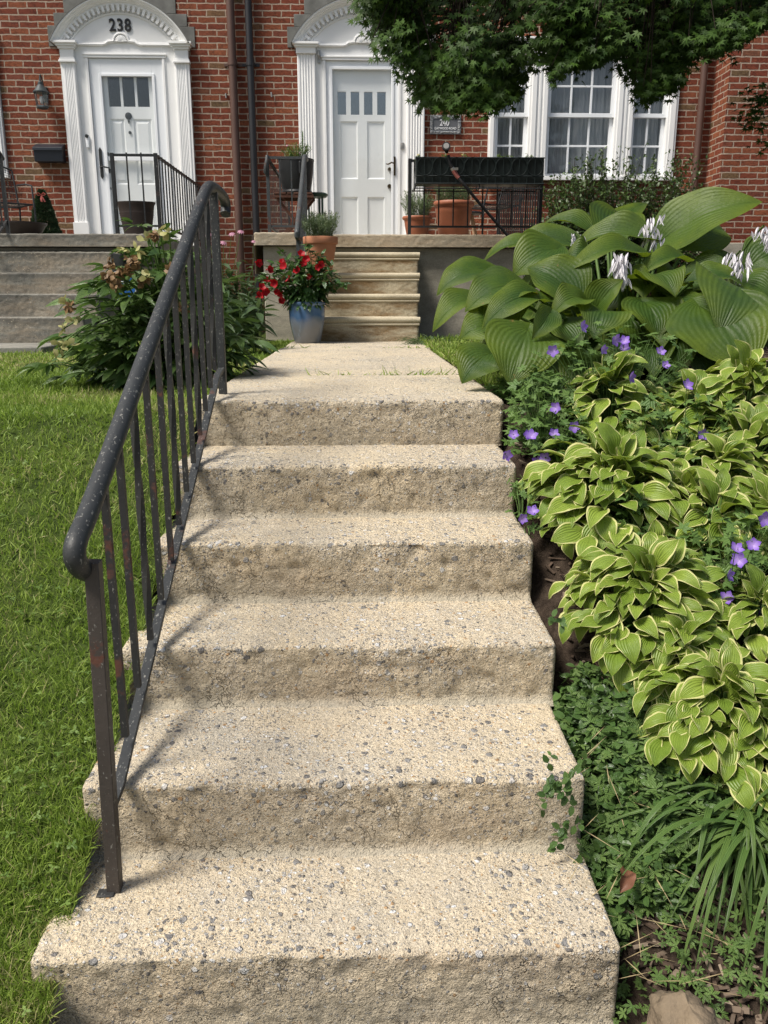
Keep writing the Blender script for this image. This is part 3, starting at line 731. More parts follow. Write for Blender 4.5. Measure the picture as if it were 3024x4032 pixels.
# projecting bay at the right, its return face turned to the path
h242 = thing('brick_house', (5.5, 10.2, 0), 'plain brick wall corner projecting beside the brown downspout', 'house', 'brick row houses')
BX, BY = 4.22, 10.18
b = B(); b.add([(BX, BY, .98), (6.8, BY, .98), (6.8, BY, 6.6), (BX, BY, 6.6)], [(0, 1, 2, 3)]); b.build('front_wall', MAT['brick'], h242, smooth=False)
b = B(); b.add([(BX, YF, .98), (BX, BY, .98), (BX, BY, 6.6), (BX, YF, 6.6)], [(0, 1, 2, 3)]); b.build('return_wall', MAT['brickY'], h242, smooth=False)
b = B(); b.box(BX - .03, 6.8, BY - .03, YF - .002, -.3, .98); b.build('foundation', MAT['porchwall'], h242, bevel=.006)

def fluted(b, x0, x1, y, z0, z1, depth, n, m=.018):
    """pilaster shaft with n round flutes in its front face"""
    w = (x1 - x0 - 2 * m) / n; P = [(x0, y), ]
    for i in range(n):
        c = x0 + m + w * (i + .5); r = w * .36
        for k in range(7):
            t = PI * k / 6; P.append((c - math.cos(t) * r, y + math.sin(t) * r * .85))
    P += [(x1, y), (x1, y + depth), (x0, y + depth)]
    b.prismz(P, z0, z1)
def doorway(house, cx, zb, arch, pil, storm, num, style, sunk=.0):
    """white surround: pilasters, trim, arched hood; then storm door and the door behind it"""
    y = YF
    axL, axR, az, rise = arch; hw = (axR - axL) / 2; Rr = (hw * hw + rise * rise) / (2 * rise); ac = (axL + axR) / 2; zc = az + rise - Rr; a1 = math.asin(hw / Rr)
    # stepped grey stones round the arch
    b = B()
    for sgn in (-1, 1):
        for (dx0, dx1, z0, z1) in ((-.02, .06, -.02, .20), (-.14, -.02, .195, .33), (-.34, -.14, .325, .50)):
            xa, xb = ac + sgn * (hw + dx1), ac + sgn * (hw + dx0 - .25)
            b.box(min(xa, xb), max(xa, xb), y - .012, y + .1, az + z0, az + z1 - .006)
    b.box(ac - hw * .55, ac + hw * .55, y - .012, y + .1, az + .50, az + .92)
    b.build('stone_block', MAT['stone'], house, bevel=.004)
    s = B()                                                    # flat backing and jamb boards
    pw_ = pil[2]
    s.box(pil[0] + .01, storm[0] - .003, y - .03, y + .1, zb, az + .01); s.box(storm[1] + .003, pil[1] - .01, y - .03, y + .1, zb, az + .01)
    s.box(storm[0] - .003, storm[1] + .003, y - .03, y + .1, storm[2] + .004, az + .01)
    s.box(storm[0] - .045, storm[1] + .045, y - .05, y - .03, storm[2] + .004, storm[2] + .03)
    s.box(storm[0] - .055, storm[1] + .055, y - .058, y - .03, storm[2] + .03, storm[2] + .048)
    for sg, xx in ((-1, storm[0]), (1, storm[1])):
        s.box(min(xx, xx + sg * .028), max(xx, xx + sg * .028), y - .045, y - .03, zb, storm[2])
        s.box(min(xx + sg * .028, xx + sg * .04), max(xx + sg * .028, xx + sg * .04), y - .037, y - .03, zb, storm[2])
    sur = s.build('door_surround', MAT['white'], house, bevel=.003)
    for x0, x1, outer in ((pil[0], pil[0] + pw_, -1), (pil[1] - pw_, pil[1], 1)):
        p = B()
        zt = az - .20 if style == 238 else az - .10
        z0 = zb + .31 if style == 238 else zb + .20
        inset = .03 if style == 238 else .008
        fluted(p, x0 + inset * (1 if outer < 0 else .3), x1 - inset * (1 if outer > 0 else .3), y - .075, z0, zt, .05, 5)
        p.box(x0 - .008, x1 + .008, y - .095, y - .028, zb, z0)
        p.box(x0, x1, y - .068, y - .028, z0, zt)
        if style == 238:
            p.box(x0 - .012, x1 + .012, y - .100, y - .028, zt, zt + .022); p.box(x0 - .004, x1 + .004, y - .088, y - .028, zt + .022, zt + .045)
            p.box(x0 + .006, x1 - .006, y - .080, y - .028, zt + .045, az - .06)
        p.box(x0 - .010, x1 + .010, y - .098, y - .028, az - .06 if style == 238 else zt, az - .035)
        p.box(x0 - .026, x1 + .026, y - .118, y - .028, az - .035, az - .012)
        p.box(x0 - .045, x1 + .045, y - .140, y - .028, az - .012, az + .012)
        p.build('pilaster', MAT['white'], sur, bevel=.002)
    h = B()
    prof = [(Rr, -.15), (Rr, -.03), (Rr - .100, -.03), (Rr - .100, -.055), (Rr - .085, -.062), (Rr - .078, -.078), (Rr - .060, -.080), (Rr - .053, -.094), (Rr - .038, -.102), (Rr - .033, -.124), (Rr - .018, -.132), (Rr - .013, -.15)]
    h.sweep_arc(prof, ac, zc, y, PI / 2 + a1, PI / 2 - a1, 72)
    o = h.build('hood_moulding', MAT['white'], sur, sharp=25); fix_normals(o)
    c = B(); c.sweep_arc([(Rr + .012, -.156), (Rr + .012, -.0), (Rr + .001, -.0), (Rr + .001, -.156)], ac, zc, y, PI / 2 + a1 + .01, PI / 2 - a1 - .01, 60)
    o = c.build('hood_flashing', MAT['stone'], sur); fix_normals(o)
    t = B(); poly = [(ac + math.sin(-a1 + 2 * a1 * i / 40) * (Rr - .06), zc + math.cos(-a1 + 2 * a1 * i / 40) * (Rr - .06)) for i in range(41)]
    poly = [(x, max(z, az + .01)) for x, z in poly]
    t.prism(poly, y - .036, y + .05); o = t.build('tympanum', MAT['white'], sur, smooth=False); fix_normals(o)
    d = B(); nd = 27; rd = Rr - .104
    for i in range(nd):
        a = -a1 * .90 + 2 * a1 * .90 * i / (nd - 1); ca, sa = math.cos(a), math.sin(a)
        def T(u, v): return (ac + sa * (rd + v) + ca * u, zc + ca * (rd + v) - sa * u)
        w2 = .0155
        pl = [T(-w2, .035), T(-w2, -.020)] + [T(-w2 * math.cos(k * PI / 5), -.020 - w2 * math.sin(k * PI / 5)) for k in range(1, 5)] + [T(w2, -.020), T(w2, .035)]
        if min(p[1] for p in pl) < az + .015: continue
        d.prism(pl, y - .085, y - .034)
    o = d.build('dentil_band', MAT['white'], sur, smooth=False); fix_normals(o)
    d = B(); d.sweep_arc([(rd - .045, -.050), (rd - .045, -.034), (rd - .060, -.034), (rd - .060, -.046)], ac, zc, y, PI / 2 + a1 * .87, PI / 2 - a1 * .87, 50); o = d.build('inner_bead', MAT['white'], sur); fix_normals(o)
    # scrolled string moulding with a shell in the middle
    q = hw - .12; pts = [(ac - q, az - .006), (ac - .21, az - .006), (ac - .175, az + .004), (ac - .155, az + .022), (ac - .10, az + .028)]
    arcp = [(ac - .085 * math.cos(k * PI / 10), az + .028 + .080 * math.sin(k * PI / 10)) for k in range(11)]
    pts = pts + arcp + [(2 * ac - x, z) for x, z in reversed(pts)]
    st = B(); st.tube([(x, y - .046, z) for x, z in pts], .014, 8); st.tube([(x, y - .040, z + .018) for x, z in pts], .008, 8); st.build('string_moulding', MAT['white'], sur)
    sh = B()
    for k in range(11):
        a = PI * (k + .5) / 11
        sh.tube([(ac, y - .05, az + .022), (ac + math.cos(a) * .035, y - .058, az + .022 + math.sin(a) * .036), (ac + math.cos(a) * .066, y - .046, az + .022 + math.sin(a) * .066)], [.004, .0085, .010], 7)
    sh.build('shell_ornament', MAT['white'], sur)
    if num:
        tx = bpy.data.curves.new('numerals', 'FONT'); tx.body = num; tx.size = .18; tx.extrude = .006; tx.align_x = 'CENTER'; tx.space_character = 1.12; tx.offset = .0035
        ob = bpy.data.objects.new('tmp', tx); COL.objects.link(ob); dg = bpy.context.evaluated_depsgraph_get(); me = bpy.data.meshes.new_from_object(ob.evaluated_get(dg)); bpy.data.objects.remove(ob)
        n = bpy.data.objects.new('house_number', me); COL.objects.link(n); n.parent = sur; n.location = Vector((ac, y - .045, at(264, 67, y - .045).z)) - wloc(sur)
        me.transform(Matrix.Diagonal((.86, 1, 1, 1))); me.transform(Matrix.Rotation(R(90), 4, 'X')); me.materials.clear(); me.materials.append(MAT['blackletters'])
    # storm door
    x0, x1, zt = storm; f = B(); ya, yb = y - .022, y + .012
    gx0, gx1, gz0, gz1 = (x0 + .135, x1 - .128, zb + .16, zt - .185) if style == 238 else (x0 + .075, x1 - .082, zb + .08, zt - .088)
    f.box(x0, gx0, ya, yb, zb, zt); f.box(gx1, x1, ya, yb, zb, zt); f.box(gx0, gx1, ya, yb, gz1, zt); f.box(gx0, gx1, ya, yb, zb, gz0)
    for (u0, u1, w0, w1) in ((gx0 - .03, gx0, gz0 - .03, gz1 + .03), (gx1, gx1 + .03, gz0 - .03, gz1 + .03), (gx0, gx1, gz1, gz1 + .03), (gx0, gx1, gz0 - .03, gz0)): f.box(u0, u1, ya - .012, ya, w0, w1)
    if style == 238: f.box(gx0, gx1, ya + .002, yb - .002, zb + 1.005, zb + 1.05)
    sd = f.build('storm_door', MAT['alu'], house, bevel=.003)
    g = B(); g.add([(gx0, y - .002, gz0), (gx1, y - .002, gz0), (gx1, y - .002, gz1), (gx0, y - .002, gz1)], [(0, 1, 2, 3)]); g.build('pane', MAT['doorglass'], sd, smooth=False)
    hd = B()
    if style == 238:
        hx = x0 + .055; hd.box(hx - .017, hx + .017, ya - .012, ya, zb + .83, zb + 1.12); hd.prism([(hx - .017, zb + 1.12), (hx + .017, zb + 1.12), (hx, zb + 1.15)], ya - .012, ya); hd.prism([(hx - .017, zb + .83), (hx, zb + .80), (hx + .017, zb + .83)], ya - .012, ya)
        hd.tube([(hx, ya, zb + .93), (hx, ya - .05, zb + .93), (hx + .03, ya - .055, zb + .932), (hx + .105, ya - .05, zb + .918)], [.011, .010, .010, .007], 8)
        hd.build('handle', MAT['black'], sd)
    else:
        hx = x1 - .045; hd.box(hx - .016, hx + .016, ya - .010, ya, zb + .855, zb + 1.06); hd.lathe([(.016, 0), (.016, .004)], (hx, ya - .004, zb + 1.058), 10)
        hd.tube([(hx, ya, zb + .985), (hx, ya - .045, zb + .985), (hx - .035, ya - .055, zb + .992), (hx - .075, ya - .05, zb + .972), (hx - .10, ya - .05, zb + .978)], [.010, .009, .009, .008, .006], 8)
        hd.tube([(hx, ya - .01, zb + .905), (hx, ya - .03, zb + .905)], .009, 8)
        hd.build('handle', MAT['brass'], sd)
        for zz in (.35, 1.2, 1.85): hg = B(); hg.box(x0 - .012, x0 + .010, ya - .008, ya + .002, zb + zz, zb + zz + .09); hg.build('hinge', MAT['alu'], sd)
    # door leaf behind the glass
    dd = B(); y2 = y + .030; dx0, dx1, dt = x0 + .055, x1 - .055, zt - .05
    lites = 3 if style == 238 else 4
    lz0, lz1 = (zb + 1.60, zb + 1.97) if style == 238 else (zb + 1.53, zb + 1.78)
    lx0, lx1 = (dx0 + .13, dx1 - .13) if style == 238 else (dx0 + .075, dx1 - .09)
    gap = .028 if style == 238 else .055; lw = (lx1 - lx0 - gap * (lites - 1)) / lites
    holes = [(lx0 + i * (lw + gap), lx0 + i * (lw + gap) + lw, lz0, lz1) for i in range(lites)]
    mid = (dx0 + dx1) / 2 - (.02 if style == 238 else 0)
    pans = [(dx0 + .10, mid - .055, zb + .82, zb + 1.46), (mid + .055, dx1 - .10, zb + .82, zb + 1.46), (dx0 + .10, mid - .055, zb + .13, zb + .62), (mid + .055, dx1 - .10, zb + .13, zb + .62)]
    if style == 238: pans = [(dx0 + .12, mid - .05, zb + .75, zb + 1.47), (mid + .05, dx1 - .12, zb + .75, zb + 1.47), (dx0 + .12, mid - .05, zb + .14, zb + .56), (mid + .05, dx1 - .12, zb + .14, zb + .56)]
    wall_pieces(dd, dx0, dx1, zb, dt, holes + pans, y2, y2 + .04)
    door = dd.build('front_door', MAT['whitedoor'], house, smooth=False)
    for (u0, u1, w0, w1) in pans:
        pb = B(); e = .018; i = .05 if style == 238 else .02
        V = [(u0, y2, w0), (u1, y2, w0), (u1, y2, w1), (u0, y2, w1), (u0 + e, y2 + .016, w0 + e), (u1 - e, y2 + .016, w0 + e), (u1 - e, y2 + .016, w1 - e), (u0 + e, y2 + .016, w1 - e)]
        F = [(0, 1, 5, 4), (1, 2, 6, 5), (2, 3, 7, 6), (3, 0, 4, 7)]
        if style == 238:
            V += [(u0 + i, y2 + .004, w0 + i), (u1 - i, y2 + .004, w0 + i), (u1 - i, y2 + .004, w1 - i), (u0 + i, y2 + .004, w1 - i)]; F += [(4, 5, 9, 8), (5, 6, 10, 9), (6, 7, 11, 10), (7, 4, 8, 11), (8, 9, 10, 11)]
        else: F += [(4, 5, 6, 7)]
        pb.add(V, F); pb.build('door_panel', MAT['whitedoor'], door, smooth=False)
    for hl in holes:
        gl = B(); gl.add([(hl[0], y2 + .02, hl[2]), (hl[1], y2 + .02, hl[2]), (hl[1], y2 + .02, hl[3]), (hl[0], y2 + .02, hl[3])], [(0, 1, 2, 3)]); gl.build('lite', MAT['darkglass'] if style == 238 else MAT['greyglass'], door, smooth=False)
    kb = B()
    if style == 238:
        kx = mid + .0; kz = zb + 1.50
        kb.tube([(kx, y2, kz), (kx, y2 - .014, kz), (kx, y2 - .018, kz)], [.040, .038, .026], 16)
        kb.tube([(kx, y2 - .012, kz - .05), (kx, y2 - .012, kz - .085)], [.012, .004], 8); kb.build('knocker', MAT['black'], door)
        pk = B(); pk.tube([(kx + .005, y2, zb + 1.32), (kx + .005, y2 - .012, zb + 1.32)], .017, 12); pk.build('peephole', MAT['black'], door)
        for zz, rr in ((zb + 1.08, .035), (zb + .90, .04), (zb + .70, .03)):
            lk = B(); lk.tube([(dx0 + .055, y2, zz), (dx0 + .055, y2 - .05, zz)], [rr, rr * .85], 14); lk.build('lock', MAT['black'], door)
    else:
        for zz, rr in ((zb + .93, .022), (zb + .74, .026)):
            lk = B(); lk.tube([(dx1 - .045, y2, zz), (dx1 - .045, y2 - .045, zz)], [rr, rr * .8], 14); lk.build('lock', MAT['brass'], door)
    return sur
ZP = .91
s238 = doorway(h238, -2.645, ZP, (-3.44, -1.90, 3.15, .47), (-3.37, -1.91, .165), (-3.065, -2.225, 3.005), '238', 238)
s240 = doorway(h240, .062, ZP, (-.725, .865, 3.16, .47), (-.675, .800, .205), (-.350, .492, 3.00), None, 240)
b = B(); p0 = at(216, 318, YF - .03); b.box(p0.x - 1.46 + 1.43, p0.x + .035, YF - .055, YF - .03, p0.z - .06, p0.z + .075); 
bl = B(); q0 = at(190, 304, YF - .03); bl.box(q0.x - .022, q0.x + .022, YF - .056, YF - .031, q0.z - .085, q0.z + .055)
dbl = bl.build('doorbell', MAT['alu'], s238, bevel=.012)
bb = B(); q1 = at(189, 295, YF - .03); bb.tube([(q1.x, YF - .03, q1.z), (q1.x, YF - .066, q1.z)], .020, 14); bb.build('doorbell_camera', MAT['black'], s238)
bb = B(); q1 = at(869, 316, YF - .03); bb.box(q1.x - .024, q1.x + .024, YF - .045, YF - .031, q1.z - .035, q1.z + .03); bb.lathe([(.024, -.008), (.024, .008)], (q1.x, YF - .037, q1.z + .03), 12, 1, .3); bb.lathe([(.012, -.012), (.012, .012)], (q1.x, YF - .045, q1.z + .005), 10, 1, .4); bb.build('doorbell', MAT['steel'], s240, bevel=.002)
bb = B(); q1 = at(689, 122, YF - .03); bb.box(q1.x - .016, q1.x + .016, YF - .05, YF - .031, q1.z - .07, q1.z + .06); bb.tube([(q1.x, YF - .05, q1.z - .03), (q1.x, YF - .09, q1.z - .005), (q1.x, YF - .09, q1.z + .04)], .010, 8); bb.lathe([(.018, 0), (.018, .02)], (q1.x, YF - .085, q1.z - .005), 10); bb.build('flag_bracket', MAT['steel'], s240)

# ------------------------------------------------------------------ windows
def window(house, x0, x1, z0, z1, sashes, casing, full=True):
    """white triple window: casing part with sash, pane and curtain sub-parts"""
    y = YF; c = B()
    c.box(x0 - .01, x1 + .01, y - .045, y + .12, z1 - .135, z1 + .01); c.box(x0 - .03, x1 + .03, y - .07, y + .05, z1 + .01, z1 + .035)
    c.box(x0 - .02, x1 + .02, y - .085, y + .13, z0 - .045, z0); 
    for (u0, u1) in casing:
        c.box(u0, u1, y - .04, y + .12, z0, z1 - .135); w = u1 - u0
        if w > .12:
            c.box(u0 + w * .12, u0 + w * .36, y - .058, y - .04, z0, z1 - .135); c.box(u0 + w * .48, u0 + w * .60, y - .052, y - .04, z0, z1 - .135); c.box(u0 + w * .72, u0 + w * .94, y - .058, y - .04, z0, z1 - .135)
        else: c.box(u0 + w * .2, u0 + w * .75, y - .055, y - .04, z0, z1 - .135)
    fr = c.build('window', MAT['white'], house, bevel=.003)
    zm = z0 + (z1 - .135 - z0) * .515
    for (u0, u1, nx) in sashes:
        for (w0, w1, yy) in ((zm - .02, z1 - .135, y + .02), (z0, zm + .02, y + .055)):
            s = B(); t = .042
            s.box(u0, u0 + t, yy, yy + .034, w0, w1); s.box(u1 - t, u1, yy, yy + .034, w0, w1); s.box(u0 + t, u1 - t, yy, yy + .034, w1 - .04, w1); s.box(u0 + t, u1 - t, yy, yy + .034, w0, w0 + .045)
            for i in range(1, nx):
                xm = u0 + t + (u1 - u0 - 2 * t) * i / nx; s.box(xm - .011, xm + .011, yy + .004, yy + .03, w0 + .045, w1 - .04)
            zz = (w0 + .045 + w1 - .04) / 2
            for i in range(nx):
                xa = u0 + t + (u1 - u0 - 2 * t) * i / nx + (.011 if i else 0); xb = u0 + t + (u1 - u0 - 2 * t) * (i + 1) / nx - (.011 if i < nx - 1 else 0)
                s.box(xa, xb, yy + .0055, yy + .0285, zz - .011, zz + .011)
            s.build('sash', MAT['alu'], fr, bevel=.002)
            p = B(); p.add([(u0 + t, yy + .016, w0 + .045), (u1 - t, yy + .016, w0 + .045), (u1 - t, yy + .016, w1 - .04), (u0 + t, yy + .016, w1 - .04)], [(0, 1, 2, 3)]); p.build('pane', MAT['glass'], fr, smooth=False)
        xs = np.linspace(u0, u1, 90); V = []; sp = (u0 + u1) / 2 - .05
        for x in xs:
            op = max(0, 1 - abs(x - sp) / .05) if nx == 3 else 0
            for z in (z0, z1): V.append((x, y + .15 + .012 * math.sin(x * 55) + .008 * math.sin(x * 131) + .08 * op, z))
        F = [(2 * i, 2 * i + 2, 2 * i + 3, 2 * i + 1) for i in range(len(xs) - 1)]
        mk('curtain', V, F, MAT['curtain'], fr, sharp=0)
def wx(dx): return at(dx, 256, YF).x
window(h240, wx(1055), wx(1461), 1.76, 3.23, [(wx(1070), wx(1141), 2), (wx(1182), wx(1327), 3), (wx(1366), wx(1440), 2)], [(wx(1055), wx(1070)), (wx(1141), wx(1182)), (wx(1327), wx(1366)), (wx(1440), wx(1461))])
window(h238, -6.0, -4.11, 1.76, 3.23, [(-5.90, -5.47, 2), (-5.29, -4.82, 3), (-4.64, -4.21, 2)], [(-6.0, -5.90), (-5.47, -5.29), (-4.82, -4.64), (-4.21, -4.11)])

# ------------------------------------------------------------------ downspouts
def downspout(house, p_top, p_bot, r, mat, strap=None):
    b = B(); a = at(*p_top, YF - .07); c = at(*p_bot, YF - .07); x = (a.x + c.x) / 2
    b.tube([(x, YF - .07, -.05), (x, YF - .07, 2.7), (x, YF - .07, 6.4)], r, 14)
    if strap: b.tube([(x, YF - .07, strap), (x, YF - .07, strap + .07)], r + .006, 14)
    o = b.build('downspout', mat, house)
    if strap:
        s = B(); s.box(x - r - .06, x + r + .06, YF - .012, YF - .002, strap + .005, strap + .04); s.box(x - r - .012, x + r + .012, YF - .075, YF - .012, strap + .008, strap + .036); s.build('strap', mat, o, bevel=.003)
downspout(h238, (501, 0), (513, 500), .046, MAT['ds_brown'], 2.93)
downspout(h240, (541, 0), (549, 500), .040, MAT['ds_black'], 2.93)
downspout(h240, (1525, 120), (1500, 390), .040, MAT['ds_brown'])
for px, py in ((889 / PX, 368 / PX), (1068 / PX, 364 / PX)):
    p = at(px, py, YF - .02); b = B(); b.tube([(p.x, YF + .01, p.z), (p.x, YF - .03, p.z - .005), (p.x + .004, YF - .032, p.z - .05)], .009, 7); b.build('wall_hook', MAT['steel'], h238 if px < 540 else h240)

def atX(dx, dy, X):
    r = ray(dx, dy); t = X / r[0]
    return Vector((X, r[1] * t, CAMZ + r[2] * t))

# ------------------------------------------------------------------ porches
def porch(label, x0, x1, xs0, edges, slabmat, stepmat, wallmat, left, stone=False):
    p = thing('front_porch', ((xs0 + .5), 8.0, 0), label, 'porch')
    xw0, xw1 = edges[0]
    def slab(a, c, y0, z, sd): stair_mesh('slab', y0, z, YF - .002, z - .112, a, c, slabmat, p, rad=.016, fil=False, dx=.014, seed=sd, chip=.5)
    if left is not None:
        slab(x0, left, 7.955, ZP + .012, 41); slab(left + .002, x1, 8.0, ZP, 43)
    else: slab(x0, x1, 8.0, ZP, 43)
    w = B()
    if left is not None:
        w.box(x0 + .075, left, 8.02, YF - .004, -.2, ZP - .10); w.box(left, x1 - .06, 8.09, YF - .004, -.2, ZP - .113)
    else: w.box(x0, x1 - .05, 8.09, YF - .004, -.2, ZP - .113)
    o = w.build('porch_wall', wallmat, p, bevel=.012)
    if stone:
        s = B(); r = random.Random(5); z = -.1
        while z < ZP - .16:
            h = r.uniform(.035, .07); x = x0 + r.uniform(-.3, 0)
            while x < x1 - .06:
                L = r.uniform(.18, .45); s.box(max(x, x0), min(x + L - .008, x1 - .045), 8.065 + r.uniform(-.012, .012), 8.12, z, min(z + h - .008, ZP - .118)); x += L
            z += h
        s.build('ledge_stone', MAT['slate'], p, bevel=.006)
    zs = [.737, .552, .374, .191]; ys = [7.72, 7.44, 7.16, 6.88]
    for k in range(4):
        a, c = edges[k]; z, y = zs[k], ys[k]; zl = (zs[k + 1] - .003) if k < 3 else -.06
        st = stair_mesh('step', y, z, (ys[k - 1] if k else 8.10) + .06, zl, a, c, stepmat, p, rad=.012, fil=False, dx=.011, seed=50 + k, chip=.5)
        if not stone:                                          # rounded nosing roll along the tread
            n = B(); n.tube([(a - .006, y + .012, z - .023), (c + .008, y + .012, z - .023)], .0245, 14); n.tube([(a, y + .002, z - .058), (c + .002, y + .002, z - .058)], .010, 8); n.build('nosing', stepmat, st)
    return p
porch('buff concrete porch with four rounded steps below the right white door', -.945, 1.85, -.46, [(-.47, .549), (-.47, .531), (-.47, .513), (-.47, .497)], MAT['porch240'], MAT['steps240'], MAT['porchwall'], -.462)
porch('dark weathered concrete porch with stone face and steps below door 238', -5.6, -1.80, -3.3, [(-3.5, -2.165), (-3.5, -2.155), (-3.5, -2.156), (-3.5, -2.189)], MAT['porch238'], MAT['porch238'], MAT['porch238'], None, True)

# ------------------------------------------------------------------ the iron railing on the garden steps
XR = -.485
rl = thing('stair_railing', (XR, 1.40, -.792), 'chipped black iron railing with round handrail on the garden steps', 'railing')
pts = [(195, 1236), (176, 1230), (162, 1212), (160, 1185), (170, 1155), (185, 1126)]
path = [atX(x, y, XR) for x, y in pts]
pa, pb = atX(185, 1126, XR), atX(443, 412, XR)
path += [pa.lerp(pb, t) for t in (.25, .5, .75, .96)] + [atX(449, 403, XR), atX(459, 404, XR), atX(472, 413, XR), atX(484, 427, XR), atX(488, 445, XR), atX(487, 463, XR)]
def smooth_path(P, it=2):
    P = [Vector(p) for p in P]
    for _ in range(it):
        Q = [P[0]]
        for a, c in zip(P, P[1:]): Q += [a.lerp(c, .25), a.lerp(c, .75)]
        P = Q + [P[-1]]
    return P
hb = B(); hb.tube(smooth_path(path), .0188, 18); hb.build('handrail', MAT['rail'], rl)
b = B(); e0 = path[0]; b.tube([e0 + Vector((0, -.004, .001)), e0 + Vector((0, .003, 0)), e0 + Vector((0, .005, 0))], [.0195, .0180, .010], 14); b.build('rail_end', MAT['rustend'], rl)
nb, ntp = at(247, 1908, 1.40), at(203, 1235, 1.40)
b = B(); b.bar((nb.x, 1.40, -.80), (ntp.x, 1.40, ntp.z + .02), .0255, up=(0, 1, 0)); b.build('post', MAT['rustpost'], rl, bevel=.0015)
b = B(); b.box(nb.x - .03, nb.x + .004, 1.376, 1.398, -.794, -.784); b.build('base_shim', MAT['bars'], rl, bevel=.002)
tb = at(482, 848, 3.0); tt = at(464, 418, 3.0)
b = B(); b.bar((tb.x, 3.0, -.01), (tb.x, 3.0, tt.z + .01), .027, up=(0, 1, 0)); b.build('post', MAT['rail'], rl, bevel=.0015)
ba, bb2 = atX(256, 1700, XR), atX(469, 812, XR)
b = B(); b.tube([(XR, nb.y, ba.z - .01 + 0), ba, bb2, (tb.x, 2.985, bb2.z + .015)], .0155, 4, True, PI / 4, flat=.55); b.build('bottom_rail', MAT['rail'], rl, bevel=.001)
bases = [(271, 1590), (298, 1483), (325, 1381), (348, 1294), (370, 1209), (387, 1133), (403, 1062), (418, 1000), (432, 940), (444, 888), (455, 838), (464, 800)]
for i, (x, y) in enumerate(bases):
    q = atX(x, y, XR); f = (q.y - pa.y) / (pb.y - pa.y); top = pa.lerp(pb, f)
    b = B(); tw = i % 3 == 2
    b.bar((XR, q.y, q.z), (XR, q.y, top.z - .012), .0135, up=(0, 1, 0), steps=40 if tw else 1, twist=PI * 1.5 if tw else 0)
    b.build('baluster', MAT['bars'], rl)

# ------------------------------------------------------------------ porch railings
def rail_run(root, p0, p1, n, mat, w=.026, bw=.012, zt=1.575, zb=.985, posts=(True, True), peg=True):
    p0 = Vector(p0); p1 = Vector(p1); d = (p1 - p0)
    b = B(); b.bar((p0.x, p0.y, zt), (p1.x, p1.y, zt), .022); b.build('top_rail', mat, root)
    b = B(); b.bar((p0.x, p0.y, zb), (p1.x, p1.y, zb), .018); b.build('bottom_rail', mat, root)
    for k, on in enumerate(posts):
        if on:
            q = (p0, p1)[k]; b = B(); b.bar((q.x, q.y, ZP - .005), (q.x, q.y, zt + .018), w); b.build('post', mat, root, bevel=.0015)
    for i in range(1, n):
        q = p0 + d * i / n; b = B(); b.bar((q.x, q.y, zb + .004), (q.x, q.y, zt + (.022 if peg else 0)), bw); b.build('baluster', mat, root)
r1 = thing('porch_railing', (-2.0, 8.1, ZP), 'black iron railing with square bars round the big planter beside door 238', 'railing')
rail_run(r1, (-2.205, 8.1, 0), (-1.815, 8.1, 0), 3, MAT['black'], .032, zt=1.59)
rail_run(r1, (-1.815, 8.1, 0), (-1.815, 10.5, 0), 19, MAT['black'], .032, zt=1.59, posts=(False, True))
r2 = thing('porch_railing', (-3.2, 8.1, ZP), 'black iron stair railing cut by the left edge of the photo', 'railing')
b = B(); b.tube(smooth_path([(-3.20, 8.15, 1.56), (-3.20, 8.05, 1.62), (-3.20, 7.9, 1.58), (-3.20, 6.9, .92), (-3.20, 6.82, .80)]), .020, 12); b.build('handrail', MAT['black'], r2)
for yy, z0, z1 in ((8.1, ZP - .01, 1.60), (6.93, .18, .93)):
    b = B(); b.bar((-3.20, yy, z0), (-3.20, yy, z1), .030); b.build('post', MAT['black'], r2)
b = B(); b.bar((-3.20, 8.1, 1.03), (-3.20, 6.93, .34), .018); b.build('bottom_rail', MAT['black'], r2)
for i in range(1, 10):
    t = i / 10; yy = 8.1 - 1.17 * t; b = B(); b.bar((-3.20, yy, 1.03 - .69 * t), (-3.20, yy, 1.61 - .68 * t), .012); b.build('baluster', MAT['black'], r2)
r2b = thing('porch_railing', (-3.6, 8.1, ZP), 'short black iron porch rail in front of the wire chair', 'railing')
rail_run(r2b, (-3.24, 8.12, 0), (-4.3, 8.12, 0), 9, MAT['black'], .028, zt=1.57, posts=(False, True))
r3 = thing('porch_railing', (-.64, 8.1, ZP), 'flaking grey iron railing in front of the black planter', 'railing')
rail_run(r3, (-.81, 8.1, 0), (-.49, 8.1, 0), 3, MAT['greyiron'], .030, posts=(True, False), peg=False)
rail_run(r3, (-.81, 8.1, 0), (-.81, 10.5, 0), 18, MAT['bars'], .028, .0065, posts=(False, True), peg=False)
b = B(); b.tube([(-.81, 8.09, 1.59), (-.81, 8.075, 1.55), (-.82, 8.075, 1.50), (-.825, 8.085, 1.45), (-.81, 8.095, 1.42)], [.014, .019, .021, .022, .014], 8); b.build('scroll_cap', MAT['greyiron'], r3)
r4 = thing('stair_railing', (-.47, 7.0, .19), 'steep grey pipe handrail between the planter and the lavender pot', 'railing')
hx = -.47
b = B(); b.tube(smooth_path([atX(662, 345, hx), atX(658, 336, hx), atX(657, 345, hx), atX(654, 380, hx), atX(645, 470, hx), atX(641, 505, hx), atX(643, 515, hx), atX(648, 517, hx)]), .0215, 14); o = b.build('handrail', MAT['greyiron'], r4)
qa, qb = atX(657, 345, hx), atX(642, 500, hx)
for yy, zlow in ((8.06, ZP), (qb.y + .06, .18)):
    zt = qa.z + (qb.z - qa.z) * (yy - qa.y) / (qb.y - qa.y); b = B(); b.bar((hx, yy, zlow - .02), (hx, yy, zt), .028); b.build('post', MAT['greyiron'], r4)
